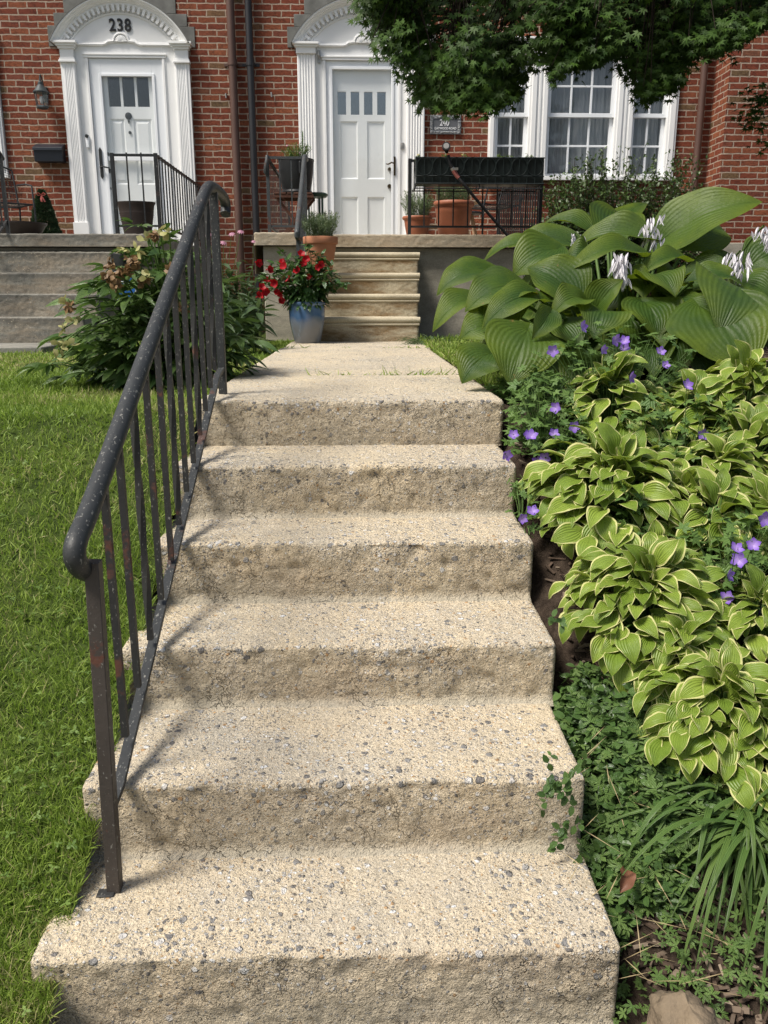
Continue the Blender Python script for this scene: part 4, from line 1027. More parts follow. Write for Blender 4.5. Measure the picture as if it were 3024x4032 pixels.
b = B(); b.bar((hx, 8.06, 1.0), (hx, qb.y + .06, .30), .018); b.build('bottom_rail', MAT['greyiron'], r4)
for i in range(1, 9):
    t = i / 9; yy = 8.06 + (qb.y + .06 - 8.06) * t; zt = qa.z + (qb.z - qa.z) * (yy - qa.y) / (qb.y - qa.y)
    b = B(); b.bar((hx, yy, 1.0 - .70 * t), (hx, yy, zt), .013); b.build('baluster', MAT['greyiron'], r4)
r5 = thing('porch_railing', (1.1, 8.1, ZP), 'black iron railing carrying the long window box on the right porch', 'railing')
rail_run(r5, (.485, 8.1, 0), (1.70, 8.1, 0), 9, MAT['black'], .030, zt=1.555, peg=False)
rail_run(r5, (1.70, 8.1, 0), (1.70, 10.5, 0), 20, MAT['black'], .026, zt=1.555, posts=(False, True), peg=False)

# window box hung on that railing
Yb = 7.90
f0, f1 = at(898, 340, Yb), at(1173, 402, Yb)
wb = thing('window_box', ((f0.x + f1.x) / 2, Yb, f1.z), 'long black window box with circle pattern hung on the porch railing', 'planter box')
b = B(); x0, x1, zt, zb = f0.x, f1.x, f0.z + .005, at(1000, 398, Yb).z
def taper_box(b, x0, x1, y0, y1, z0, z1, e, t=.012):
    V = [(x0 + e, y0 + e * .5, z0), (x1 - e, y0 + e * .5, z0), (x1 - e, y1, z0), (x0 + e, y1, z0), (x0, y0, z1), (x1, y0, z1), (x1, y1, z1), (x0, y1, z1),
         (x0 + t, y0 + t, z1), (x1 - t, y0 + t, z1), (x1 - t, y1 - t, z1), (x0 + t, y1 - t, z1), (x0 + t, y0 + t, z1 - .05), (x1 - t, y0 + t, z1 - .05), (x1 - t, y1 - t, z1 - .05), (x0 + t, y1 - t, z1 - .05)]
    F = [(0, 3, 2, 1), (0, 1, 5, 4), (1, 2, 6, 5), (2, 3, 7, 6), (3, 0, 4, 7), (4, 5, 9, 8), (5, 6, 10, 9), (6, 7, 11, 10), (7, 4, 8, 11), (8, 9, 13, 12), (9, 10, 14, 13), (10, 11, 15, 14), (11, 8, 12, 15)]
    b.add(V, F)
taper_box(b, x0, x1, Yb, Yb + .18, zb, zt, .012); b.build('trough', MAT['boxplastic'], wb, bevel=.003, smooth=False)
b = B(); b.box(x0 + .015, x1 - .015, Yb + .015, Yb + .165, zt - .06, zt - .03); b.build('soil', MAT['soil'], wb, smooth=False)
b = B(); yl = Yb - .010; H = zt - zb; zmid = zb + H * .30
for z in (zb + .005, zmid, zt - .006): b.tube([(x0 - .004, yl, z), (x1 + .004, yl, z)], .006, 6)
nv = 16; step = (x1 - x0 - .02) / nv
for i in range(nv + 1):
    x = x0 + .01 + step * i; b.tube([(x, yl, zb), (x, yl, zt)], .0042, 6)
for i in range(8):
    cx = x0 + .01 + step * (2 * i + 1); cz = (zmid + zt) / 2; rr = (zt - zmid) / 2 - .004
    b.tube([(cx + math.cos(k * PI / 14) * min(rr, step * .98), yl - .003, cz + math.sin(k * PI / 14) * rr) for k in range(29)], .0042, 6)
b.build('lattice', MAT['boxplastic'], wb)
b = B()
for z, yy in ((zb - .035, Yb - .005), (zb - .035, Yb + .2)): b.tube([(x0 - .02, yy, z), (x1 - .01, yy, z)], .006, 6)
for x in (x0 + .0, (x0 + x1) / 2, x1 - .02): b.tube([(x, Yb - .005, zb), (x, Yb - .005, zb - .035), (x, Yb + .2, zb - .035), (x, Yb + .2, zt)], .006, 6)
b.build('cradle', MAT['black'], wb)

# ------------------------------------------------------------------ wall fittings
p = at(93, 237, YF - .12); la = thing('wall_lantern', (p.x, YF, p.z), 'weathered grey coach lantern on the brick beside door 238', 'lantern')
lx, ly, lz = p.x, YF - .13, p.z
b = B(); b.lathe([(.0, 0), (.02, -.012), (.07, 0), (.072, .012), (.066, .022), (.066, .024)], (lx, ly, lz + .012), 6); b.build('base', MAT['lampmetal'], la)
for k in range(6):
    a = k * PI / 3; b = B(); b.tube([(lx + math.cos(a) * .062, ly + math.sin(a) * .062, lz + .03), (lx + math.cos(a) * .078, ly + math.sin(a) * .078, lz + .175)], .005, 5); b.build('cage_bar', MAT['lampmetal'], la)
b = B(); b.lathe([(.060, 0), (.075, .145)], (lx, ly, lz + .03), 6); b.build('pane', MAT['glass'], la, smooth=False)
b = B(); b.lathe([(.006, 0), (.018, .01), (.026, .04), (.022, .065), (.010, .08)], (lx, ly, lz + .06), 12); b.build('bulb', MAT['signwhite'], la)
b = B(); b.lathe([(.088, 0), (.090, .010), (.070, .030), (.040, .075), (.030, .085), (.028, .11), (.012, .125), (.010, .15), (.0, .155)], (lx, ly, lz + .172), 12); b.build('roof', MAT['lampmetal'], la)
b = B(); b.tube([(lx, ly, lz + .32), (lx, ly + .005, lz + .355), (lx, ly + .03, lz + .37), (lx, ly + .06, lz + .345), (lx, ly + .10, lz + .26), (lx, YF - .02, lz + .20)], .008, 8); b.box(lx - .03, lx + .03, YF - .02, YF - .001, lz + .10, lz + .26); b.build('bracket', MAT['lampmetal'], la)
a0, a1_ = at(70, 308, YF - .12), at(136, 349, YF - .12)
mb = thing('mailbox', ((a0.x + a1_.x) / 2, YF, a1_.z), 'dark navy metal mailbox on the brick below the lantern', 'mailbox')
b = B(); y0, y1 = YF - .125, YF - .002; mz0, mz1 = a1_.z, a0.z
V = [(a0.x, y1, mz0), (a0.x, y0 + .015, mz0), (a0.x, y0, mz1 - .06), (a0.x, y1, mz1 - .01)]
V += [(a1_.x,) + v[1:] for v in V]; b.add(V, [(0, 1, 2, 3), (7, 6, 5, 4), (0, 4, 5, 1), (1, 5, 6, 2), (2, 6, 7, 3), (3, 7, 4, 0)]); b.build('body', MAT['mailbox'], mb, bevel=.006, smooth=False)
b = B(); b.add([(a0.x - .006, y0 - .008, mz1 - .085), (a1_.x + .006, y0 - .008, mz1 - .085), (a1_.x + .006, y0 - .006, mz1 - .05), (a0.x - .006, y0 - .006, mz1 - .05), (a1_.x + .006, y1, mz1 + .006), (a0.x - .006, y1, mz1 + .006), (a0.x - .006, y1, mz1 - .03), (a1_.x + .006, y1, mz1 - .03)],
   [(0, 1, 2, 3), (3, 2, 4, 5), (0, 3, 5, 6), (1, 7, 4, 2), (0, 6, 7, 1), (6, 5, 4, 7)]); b.build('lid', MAT['mailbox'], mb, bevel=.004, smooth=False)
a0, a1_ = at(929, 249, YF - .01), at(995, 290, YF - .01)
pl = thing('address_plaque', ((a0.x + a1_.x) / 2, YF, a1_.z), 'pewter address plaque reading 240 on brick beside the right door', 'sign')
b = B(); px0, px1, pz0, pz1 = a0.x, a1_.x, a1_.z, a0.z; e = .036
for (u0, u1, w0, w1) in ((px0, px1, pz1 - e, pz1), (px0, px1, pz0, pz0 + e), (px0, px0 + e, pz0 + e, pz1 - e), (px1 - e, px1, pz0 + e, pz1 - e)): b.box(u0, u1, YF - .022, YF - .001, w0, w1)
rr = random.Random(3)
for i in range(80):                                            # cast leaves along the border
    if i % 2: x = rr.uniform(px0 + .015, px1 - .015); z = rr.choice((pz0 + e / 2, pz1 - e / 2)) + rr.uniform(-.006, .006)
    else: z = rr.uniform(pz0 + .015, pz1 - .015); x = rr.choice((px0 + e / 2, px1 - e / 2)) + rr.uniform(-.006, .006)
    a = rr.uniform(0, PI); b.tube([(x - math.cos(a) * .018, YF - .022, z - math.sin(a) * .012), (x, YF - .027, z), (x + math.cos(a) * .018, YF - .022, z + math.sin(a) * .012)], [.002, .006, .002], 6)
b.build('frame', MAT['plaque'], pl)
b = B(); b.box(px0 + e, px1 - e, YF - .015, YF - .001, pz0 + e, pz1 - e); b.build('field', MAT['plaquedark'], pl, smooth=False)
def text_part(body, size, loc, mat, parent, name, sx=1.0, ext=.003, off=.0, rot=None):
    tx = bpy.data.curves.new('t', 'FONT'); tx.body = body; tx.size = size; tx.extrude = ext; tx.align_x = 'CENTER'; tx.offset = off
    ob = bpy.data.objects.new('tmp', tx); COL.objects.link(ob); dg = bpy.context.evaluated_depsgraph_get(); me = bpy.data.meshes.new_from_object(ob.evaluated_get(dg)); bpy.data.objects.remove(ob)
    me.transform(Matrix.Diagonal((sx, 1, 1, 1))); me.transform(Matrix.Rotation(R(90), 4, 'X'))
    if rot is not None: me.transform(rot)
    o = bpy.data.objects.new(name, me); COL.objects.link(o); o.parent = parent; o.location = Vector(loc) - wloc(parent); me.materials.clear(); me.materials.append(mat); return o
cxp = (px0 + px1) / 2
text_part('240', .098, (cxp - .012, YF - .017, pz0 + e + .056), MAT['letters'], pl, 'numerals', .78, off=.0012)
text_part('GAYWOOD ROAD', .036, (cxp, YF - .017, pz0 + e + .014), MAT['letters'], pl, 'street_name', .84, off=.0006)

# ------------------------------------------------------------------ pots and porch furniture
def potthing(name, label, cat, prof, c, mat, n=40, sx=1.0, sy=1.0, soil=None, extra=None):
    t = thing(name, c, label, cat)
    b = B(); b.lathe(prof, c, n, sx, sy); b.build('pot', mat, t)
    if soil: s = B(); s.lathe([(soil[0], -.02), (soil[0], 0)], (c[0], c[1], c[2] + soil[1]), 24, sx, sy); s.build('soil', MAT['soil'], t)
    return t
# blue glazed pot on the path
c = at(664.5, 737, 6.68); c.z = 0.0; tp = at(664.5, 652, 6.68).z
k = (at(705, 660, 6.68).x - at(623, 660, 6.68).x) / 2; H = tp
potthing('flower_pot', 'blue glazed ceramic pot standing on the path at the foot of the steps', 'pot', [(0, 0), (k * .66, 0), (k * .70, .012), (k * .80, H * .22), (k * .92, H * .5), (k * .955, H * .75), (k * .94, H * .88), (k * .93, H * .90), (k * .985, H * .93), (k * 1.0, H * .965), (k * .985, H), (k * .93, H), (k * .90, H * .96), (k * .88, H * .85)], c, MAT['bluepot'], 48, soil=(k * .90, H * .93))
BP = (c.copy(), k, H)
# clay pot on the third porch step
Yp = 7.40; c = at(693.5, 587, Yp); c.z = .552; tp = at(693.5, 512, Yp).z - c.z; k = (at(731.5, 520, Yp).x - at(656, 520, Yp).x) / 2
potthing('flower_pot', 'clay terracotta pot standing on a porch step under the lavender', 'pot', [(0, 0), (k * .62, 0), (k * .64, .004), (k * .90, tp * .80), (k * .98, tp * .80), (k * 1.0, tp * .82), (k * 1.0, tp * .985), (k * .985, tp), (k * .92, tp), (k * .90, tp * .92)], c, MAT['terra'], 48, soil=(k * .90, tp * .93))
TP = (c.copy(), k, tp)
Yp = 8.38; c = at(901, 503, Yp); c.z = ZP; tp = at(901, 468, Yp).z - ZP; k = (at(933, 470, Yp).x - at(868, 470, Yp).x) / 2
potthing('flower_pot', 'small terracotta coloured plastic pot behind the left post of the box railing', 'pot', [(0, 0), (k * .66, 0), (k * .70, .01), (k * .88, tp * .82), (k * .97, tp * .86), (k, tp * .9), (k * 1.0, tp * .96), (k * .96, tp), (k * .86, tp), (k * .84, tp * .9)], c, MAT['terraplastic'], 40, soil=(k * .85, tp * .93))
SP = (c.copy(), k, tp)
Yp = 8.62; c = at(979, 503, Yp); c.z = ZP; tp = at(979, 436, Yp).z - ZP; k = (at(1024, 440, Yp).x - at(935, 440, Yp).x) / 2
potthing('flower_pot', 'large terracotta coloured plastic pot behind the railing under the window box', 'pot', [(0, 0), (k * .68, 0), (k * .70, .01), (k * .86, tp * .68), (k * .875, tp * .70), (k * .89, tp * .84), (k * .97, tp * .88), (k, tp * .92), (k * .99, tp * .97), (k * .95, tp), (k * .88, tp), (k * .86, tp * .92)], c, MAT['terraplastic'], 44, soil=(k * .86, tp * .94))
LP = (c.copy(), k, tp)
Yp = 8.55; c = at(298, 502, Yp); c.z = ZP; tp = at(298, 437, Yp).z - ZP; k = (at(338, 440, Yp).x - at(255, 440, Yp).x) / 2
bp = [(0, 0), (k * .66, 0), (k * .69, .01)]
for i in range(12): z = tp * (.06 + .055 * i); bp += [(k * (.70 + .016 * i), z), (k * (.715 + .016 * i), z + tp * .02), (k * (.708 + .016 * i), z + tp * .04)]
potthing('planter', 'big dark brown ribbed planter inside the railing beside door 238', 'planter', bp + [(k * .89, tp * .74), (k * .93, tp * .9), (k * 1.0, tp * .97), (k, tp), (k * .94, tp), (k * .9, tp * .9)], c, MAT['brownpot'], 44, 1, .7, soil=(k * .9, tp * .92))
# folding table with the black planter
Yt = 8.75; zt = at(640, 415, Yt).z; tx0, tx1 = at(592, 418, Yt).x, at(677, 418, Yt).x
ft = thing('folding_table', ((tx0 + tx1) / 2, Yt + .15, ZP), 'brown slatted wooden folding table with crossed legs under the black planter', 'table')
b = B()
for i in range(6): xa = tx0 + (tx1 - tx0) * i / 6; b.box(xa, xa + (tx1 - tx0) / 6 - .012, Yt, Yt + .34, zt - .018, zt)
b.box(tx0, tx1, Yt + .005, Yt + .03, zt - .05, zt - .0185); b.box(tx0, tx1, Yt + .31, Yt + .335, zt - .05, zt - .0185); b.build('tabletop', MAT['wood'], ft, bevel=.003, smooth=False)
for yy in (Yt + .04, Yt + .29):
    for s in (0, 1):
        xa, xb = (tx0 + .02, tx1 - .04) if s else (tx1 - .02, tx0 + .04); b = B(); b.bar((xa, yy + .022 * s, zt - .045), (xb, yy + .022 * s, ZP), .028); b.build('leg', MAT['wood'], ft)
Yp = 8.93; c = at(641, 412, Yp); c.z = zt + .001; tp = at(641, 345, Yp).z - c.z; k = (at(681, 350, Yp).x - at(603, 350, Yp).x) / 2
b1 = potthing('planter', 'tall black plastic planter standing on the folding table', 'planter', [(0, 0), (k * .84, 0), (k * .88, .012), (k * .84, .03), (k * .78, .035), (k * .86, tp * .3), (k * .93, tp * .6), (k * .98, tp * .94), (k * 1.0, tp * .95), (k, tp), (k * .94, tp), (k * .93, tp * .9)], c, MAT['darkplastic'], 40, soil=(k * .93, tp * .95))
b = B(); b.tube([(c.x + k * .28, c.y - k * .93, c.z + tp * .86), (c.x + k * .28, c.y - k * 1.0, c.z + tp * .84), (c.x + k * .28, c.y - k * 1.0, c.z + tp * .55), (c.x + k * .28, c.y - k * .9, c.z + tp * .52)], .014, 8); b.build('handle', MAT['darkplastic'], b1)
KP = (c.copy(), k, tp)
Yg = 9.2; c = at(684, 420, Yg); gt = thing('side_table', (c.x, Yg, ZP), 'dark green round side table behind the folding table', 'table')
b = B(); b.lathe([(.0, -.03), (.10, -.03), (.115, -.012), (.118, .0), (.10, .012), (0, .012)], (c.x, Yg, c.z), 24); b.build('tabletop', MAT['greenplastic'], gt)
for k_ in range(3): a = k_ * 2.1 + 1.3; b = B(); b.tube([(c.x + math.cos(a) * .085, Yg + math.sin(a) * .085, c.z - .02), (c.x + math.cos(a) * .085, Yg + math.sin(a) * .085, ZP)], .010, 8); b.build('leg', MAT['greenplastic'], gt)
# wire mesh chairs
def chair(label, x, y, rz, mat):
    t = thing('wire_chair', (x, y, ZP), label, 'chair', 'wire mesh patio chairs')
    c_, s_ = math.cos(rz), math.sin(rz)
    def T(u, v, w): return (x + u * c_ - v * s_, y + u * s_ + v * c_, ZP + w)
    def grid(b, f, n, r):
        for i in range(n + 1):
            b.tube([T(*f(i / n, j / 6)) for j in range(7)], r, 4); b.tube([T(*f(j / 6, i / n)) for j in range(7)], r, 4)
    fs = lambda a, q: (-.24 + .48 * a, -.22 + .44 * q, .42 - .03 * math.sin(PI * a) * math.sin(PI * q))
    fb = lambda a, q: (-.24 + .48 * a - 0, .22 + .10 * q + .03 * math.sin(PI * a), .46 + .42 * q - .06 * (2 * a - 1) ** 2 * q)
    b = B(); grid(b, fs, 14, .0022); b.build('seat', mat, t)
    b = B(); grid(b, fb, 14, .0022); b.build('backrest', mat, t)
    b = B(); b.tube([T(*fb(0, j / 6)) for j in range(7)] + [T(*fb(j / 8, 1)) for j in range(1, 9)] + [T(*fb(1, 1 - j / 6)) for j in range(1, 7)], .009, 8)
    b.tube([T(*fs(0, 0)), T(*fs(1, 0)), T(*fs(1, 1)), T(*fs(0, 1)), T(*fs(0, 0))], .009, 8); b.build('frame', mat, t)
    for sx in (-1, 1):
        b = B(); b.tube([T(sx * .25, -.24, .0), T(sx * .25, -.23, .40), T(sx * .26, -.18, .62), T(sx * .26, .0, .65), T(sx * .25, .24, .66)], .010, 8); b.build('arm', mat, t)
        b = B(); b.tube([T(sx * .25, .28, .0), T(sx * .25, .22, .42), T(sx * .24, .25, .50)], .010, 8); b.build('leg', mat, t)
    return t
pc = at(1062, 470, 9.7); chair('black wire mesh chair behind the large terracotta pot on the right porch', pc.x, 9.75, R(-70), MAT['black'])
pc = at(22, 470, 9.6); chair('black wire mesh chair at the far left of the 238 porch', pc.x - .1, 9.7, R(40), MAT['black'])
pc = at(1008, 480, 9.3); tt2 = thing('side_table', (pc.x, 9.35, ZP), 'small table with tan splayed wooden legs beside the wire chair', 'table')
MAT['tan'] = plain('tan_wood', (.32, .20, .12), .7, .25, .3, 14, .2)
b = B(); b.lathe([(0, 0), (.17, 0), (.175, .01), (.17, .022), (0, .022)], (pc.x, 9.35, ZP + .30), 24); b.build('tabletop', MAT['black'], tt2)
for k_ in range(4): a = k_ * PI / 2 + .5; b = B(); b.tube([(pc.x + math.cos(a) * .08, 9.35 + math.sin(a) * .08, ZP + .30), (pc.x + math.cos(a) * .17, 9.35 + math.sin(a) * .17, ZP)], .012, 8); b.build('leg', MAT['tan'], tt2)
c = at(44, 500, 8.9); potthing('planter', 'low brown bowl planter on the far left porch floor', 'planter', [(0, 0), (.14, 0), (.17, .02), (.24, .13), (.26, .15), (.26, .165), (.23, .165), (.22, .14)], (c.x, 8.9, ZP), MAT['brownpot'], 32, soil=(.22, .15))
# spruce pot
c = at(98, 502, 10.15); c.z = ZP; k = .135
potthing('flower_pot', 'red plastic pot under the little spruce beside door 238', 'pot', [(0, 0), (k * .8, 0), (k * .98, .10), (k * 1.06, .105), (k * 1.06, .125), (k * .98, .125), (k * .95, .11)], c, MAT['redplastic'], 32, soil=(k * .95, .112))
RP = c.copy()
# hose and spray wand leaning on the window box
hs = thing('garden_hose', tuple(at(964, 319, 7.85)), 'black hose with round spray nozzle and red grip leaning across the window box', 'hose')
q = [at(964, 320, 7.82), at(968, 335, 7.82), at(973, 355, 7.82), at(978, 366, 7.82), at(987, 380, 7.82), at(1003, 400, 7.80), at(1044, 449, 7.85), at(1080, 490, 7.88), at(1106, 520, 7.90), at(1120, 545, 7.7), at(1140, 620, 7.4)]
b = B(); b.tube([q[1], q[2]], .014, 10); b.tube([q[2], q[3]], .017, 10); b.build('wand', MAT['hose'], hs)
b = B(); d = Vector((-.1, -1, .25)).normalized(); b.tube([q[0] + Vector((.01, .04, -.03)), q[0] - d * .02, q[0] + d * .02, q[0] + d * .045], [.014, .022, .036, .036], 16); b.build('spray_head', MAT['hose'], hs)
b = B(); b.tube([q[0] + d * .0455, q[0] + d * .048], [.026, .024], 14); b.build('spray_face', MAT['steel'], hs)
b = B(); b.tube([q[3] - (q[3] - q[2]) * .3, q[3] + (q[4] - q[3]) * .15], .019, 10); b.box(q[3].x + .01, q[3].x + .045, 7.79, 7.80, q[3].z - .01, q[3].z + .012); b.build('valve', MAT['steel'], hs)
b = B(); b.tube([q[3] + (q[4] - q[3]) * .15, q[4], q[4].lerp(q[5], .25)], [.020, .019, .016], 10); b.build('grip', MAT['rubberred'], hs)
b = B(); b.tube(smooth_path([q[4].lerp(q[5], .2)] + q[5:]), .0135, 10); b.build('tube', MAT['hose'], hs)
# lawn sign in front of the left steps
Ys = 6.1; c = at(263, 617, Ys); rad = (at(293, 617, Ys).x - at(233, 617, Ys).x) / 2
sg = thing('yard_sign', (c.x, Ys, 0), 'blue octagonal security sign half hidden by the peony bush', 'sign')
oc = [(c.x + math.cos(PI / 8 + k * PI / 4) * rad * 1.08, c.z + math.sin(PI / 8 + k * PI / 4) * rad * 1.08) for k in range(8)]
oi = [(c.x + (x - c.x) * .93, c.z + (z - c.z) * .93) for x, z in oc]
b = B(); b.prism(oc, Ys, Ys + .006); o = b.build('border', MAT['signwhite'], sg, smooth=False); fix_normals(o)
b = B(); b.prism(oi, Ys - .003, Ys - .0005); o = b.build('face', MAT['signblue'], sg, smooth=False); fix_normals(o)
text_part('SECURED BY', .024, (c.x, Ys - .0042, c.z + rad * .50), MAT['signwhite'], sg, 'lettering', .95, .0008)
text_part('ADT', .085, (c.x, Ys - .0042, c.z - rad * .30), MAT['signwhite'], sg, 'lettering', .85, .0008, .002)
b = B(); b.bar((c.x, Ys + .012, c.z), (c.x, Ys + .012, -.06), .014); b.build('stake', MAT['steel'], sg)
# stones at the bottom of the bed
def rock(label, dx, dy, Y, rx, ry, rz, seed):
    c = at(dx, dy, Y); n = 40; V = []; F = []
    for i in range(n // 2 + 1):
        th = PI * i / (n // 2)
        for j in range(n):
            ph = 2 * PI * j / n; V.append((math.sin(th) * math.cos(ph), math.sin(th) * math.sin(ph), math.cos(th)))
    V = np.array(V); d = 1 + (vnoise(V + seed, 1.6, 2) - .5) * .7 + (vnoise(V + seed, 4, 3) - .5) * .34 + (vnoise(V, 11, 4) - .5) * .14
    V = V * d[:, None] * np.array((rx, ry, rz)) + np.array(c)
    for i in range(n // 2):
        for j in range(n): j2 = (j + 1) % n; F.append((i * n + j, (i + 1) * n + j, (i + 1) * n + j2, i * n + j2))
    o = mk('rock', V, F, MAT['rock'], None, origin=(c.x, c.y, c.z - rz * .8), sharp=0); return tag(o, label, 'rock')
rock('tan rock in the mulch at the bottom right corner of the steps', 1480, 2235, 1.10, .064, .07, .052, 1.3)

# ------------------------------------------------------------------ leaves with their own curve
def blade(base, tip, width, nrm, arch=.12, fold=.1, wave=.0, nu=8, nv=12, cord=.12, tipcurl=.0, peak=.38, rnd=None, roll=0.0):
    """broad ribbed leaf blade from its petiole joint to its tip"""
    base = np.array(base, float); tip = np.array(tip, float); nrm = np.array(nrm, float)
    ax = tip - base; L = np.linalg.norm(ax); f = ax / L; s = np.cross(f, nrm); s /= np.linalg.norm(s); u = np.cross(s, f)
    if roll: s, u = s * math.cos(roll) + u * math.sin(roll), u * math.cos(roll) - s * math.sin(roll)
    t = np.linspace(0, 1, nv + 1)[:, None] ** .9; v = np.linspace(-1, 1, nu + 1)[None, :]
    w = np.where(t < peak, np.sin(PI / 2 * np.clip(t / peak, 0, 1)) ** .72, np.clip(1 - ((t - peak) / (1 - peak)) ** 1.9, 0, 1) ** .95)
    av = np.abs(v); along = t * L - cord * L * av ** 1.6 * (1 - t) ** 3
    across = v * w * width / 2
    ph = RG.random() * 6.28
    up = arch * L * 4 * t * (1 - t) - tipcurl * L * t ** 3 + fold * width * av ** 1.3 * w + wave * width * av ** 2 * np.sin(t * 11 + ph + (v > 0) * 1.7) * w
    up = up + (vnoise(np.stack([(along + 0 * v).ravel(), (across + 0 * along).ravel(), np.full((along + 0 * v).size, ph)], 1), 4.5 / L, 5).reshape((along + 0 * v).shape) - .5) * .10 * L * .35 * np.clip(w * 2, 0, 1)
    P = base + f * along[..., None] + s * (across + 0 * along)[..., None] + u * up[..., None]
    n = nu + 1; i = np.arange(nv * nu); a = (i // nu) * n + i % nu
    F = np.stack([a, a + 1, a + n + 1, a + n], 1)
    U = np.stack([np.broadcast_to(.5 + v * .5, w.shape[:1] + (n,)).ravel(), np.broadcast_to(t, (nv + 1, n)).ravel()], 1)
    r = RG.random() if rnd is None else rnd
    return P.reshape(-1, 3), F, U, np.full((nv + 1) * n, r)
def tube_part(pts, r0, r1, n=5):
    b = B(); m = len(pts); b.tube(pts, [r0 + (r1 - r0) * i / max(m - 1, 1) for i in range(m)], n, False); return b
def stems_obj(name, lst, mat, parent):
    b = B()
    for pts, r0, r1 in lst: m = len(pts); b.tube(pts, [r0 + (r1 - r0) * i / max(m - 1, 1) for i in range(m)], 5, False)
    return b.build(name, mat, parent, sharp=0)
def bez(a, b, c, n=6):
    a, b, c = Vector(a), Vector(b), Vector(c); return [a * (1 - t) ** 2 + b * 2 * t * (1 - t) + c * t * t for t in [i / n for i in range(n + 1)]]

def star(angles, lengths, notch):
    P = [(0.03, -0.03)]
    for i, (a, L) in enumerate(zip(angles, lengths)):
        P.append((math.sin(R(a)) * L, math.cos(R(a)) * L))
        if i < len(angles) - 1: b = R((a + angles[i + 1]) / 2); P.append((math.sin(b) * notch, math.cos(b) * notch))
    return P + [(-0.03, -0.03)]
T_MAPLE = tpl_fan(star([-125, -84, -42, 0, 42, 84, 125], [.45, .78, .95, 1.05, .95, .78, .45], .36), lift=.14)
T_GERAN = tpl_fan(lobed([-112, -56, 0, 56, 112], [.72, .92, 1.0, .92, .72], .42, .52), lift=.08)
T_CINQ = tpl_fan(lobed([-108, -54, 0, 54, 108], [.78, .95, 1.0, .95, .78], .16, .62), lift=.10)
T_CLOV = tpl_fan(lobed([-105, 0, 105], [.9, 1, .9], .22, .42), lift=.08)
T_LEAF = tpl_leaf(.42); T_OVAL = tpl_leaf(.58, 4, .10, .12, .5, .8, .5); T_LANCE = tpl_leaf(.30, 6, .14, .28, .38, 1.0, .75)
T_NEEDLE = tpl_leaf(.12, 2, 0, .05); T_SMALL = tpl_leaf(.52, 3, .12, .08, .48, .8, .6)
def tpl_blade():
    V = []; U = []; F = []
    for i, (t, w, b) in enumerate(((0, 1, 0), (.4, .9, .04), (.75, .6, .17), (1, .08, .36))):
        for s in (-1, 1): V.append((s * w * .5, t, -b)); U.append((.5 + s * .5, t))
    for i in range(3): F.append((2 * i, 2 * i + 1, 2 * i + 3, 2 * i + 2))
    return np.array(V, float), np.array(F), np.array(U, float)
T_BLADE = tpl_blade()
def petal_tpl(w=.7, cup=.25):
    return tpl_leaf(w, 3, .06, -cup, .62, .7, .8)
T_PETAL = petal_tpl()
def flower_parts(c, facing, r, n=5, cup=.2, tpl=None, spin=None):
    """n petals round a centre"""
    c = np.array(c, float); fz = np.array(facing, float); fz /= np.linalg.norm(fz)
    a = np.cross(fz, (0.13, .2, 1)); a /= np.linalg.norm(a); b = np.cross(fz, a); sp = RG.random() * 6.28 if spin is None else spin
    th = sp + np.arange(n) * 2 * PI / n + RG.normal(size=n) * .06
    d = a[None] * np.cos(th)[:, None] + b[None] * np.sin(th)[:, None]
    return stamp(tpl if tpl is not None else T_PETAL, np.repeat(c[None], n, 0), d + fz * cup, np.repeat(fz[None], n, 0) - d * cup, r)

# ------------------------------------------------------------------ lawn grass and clover (uncountable)
def lawn_pts(n, y0, y1, pw, margin=.5):
    u = RG.random(n); a = 1 - pw
    y = (y0 ** a + u * (y1 ** a - y0 ** a)) ** (1 / a) if abs(a) > 1e-6 else y0 * (y1 / y0) ** u
    xl = -(.47 * y + margin); x = -.535 + (xl + .535) * RG.random(n)
    return x, y
def grass_patch(name, x, y, zf, h0, h1, w, lean=.6):
    n = len(x); z = zf(x, y)
    d = RG.normal(size=(n, 3)) * lean; d[:, 2] = 1
    P = np.stack([x, y, z], 1); clump = vnoise(P, 7, 12); h = (h0 + (h1 - h0) * RG.random(n)) * (.65 + .7 * clump)
    nr = RG.normal(size=(n, 3)); nr[:, 2] *= .3
    dist = np.sqrt(x * x + y * y); ww = w * np.clip(dist / 2.2, 1, 3) * (.7 + .6 * RG.random(n))
    size = np.stack([ww, h, h], 1)
    tone = np.clip(.5 + (vnoise(P, 2.3, 30) - .5) * 1.3 + RG.normal(size=n) * .30, 0, 1)
    return stamp(T_BLADE, P - [0, 0, .006], d, nr, size, tone)
x1, y1 = lawn_pts(62000, 1.0, 3.3, 1.4); x2, y2 = lawn_pts(52000, 3.0, 7.9, 1.0, .8)
x = np.concatenate([x1, x2]); y = np.concatenate([y1, y2]); x = np.minimum(x, -.545)
keep = ~((x < -2.25) & (y > 6.15)) & ~((y > 6.85) & (x < -2.1)); x, y = x[keep], y[keep]
v, f, u, r = grass_patch('g', x, y, lawn_hz, .018, .046, .0026)
o = mk('grass', v, f, MAT['grass'], None, uv=u, rnd=r, sharp=0); tag(o, 'mown green grass covering the sloping lawn left of the steps', 'grass', kind='stuff')
xs, ys = lawn_pts(1100, 1.0, 6.8, 1.3, .4); xs = np.minimum(xs, -.55); P = np.stack([xs, ys, lawn_hz(xs, ys) + .018 + .02 * RG.random(len(xs))], 1)
k = (vnoise(P, 2.2, 8) + .25 * RG.random(len(xs)) > .62) & ~((xs < -2.25) & (ys > 6.15)); P = P[k]; n = len(P)
v, f, u, r = stamp(T_CLOV, P, randdir(n) * [1, 1, .2], np.array((0, 0, 1.)) + RG.normal(size=(n, 3)) * .35, .008 + .008 * RG.random(n))
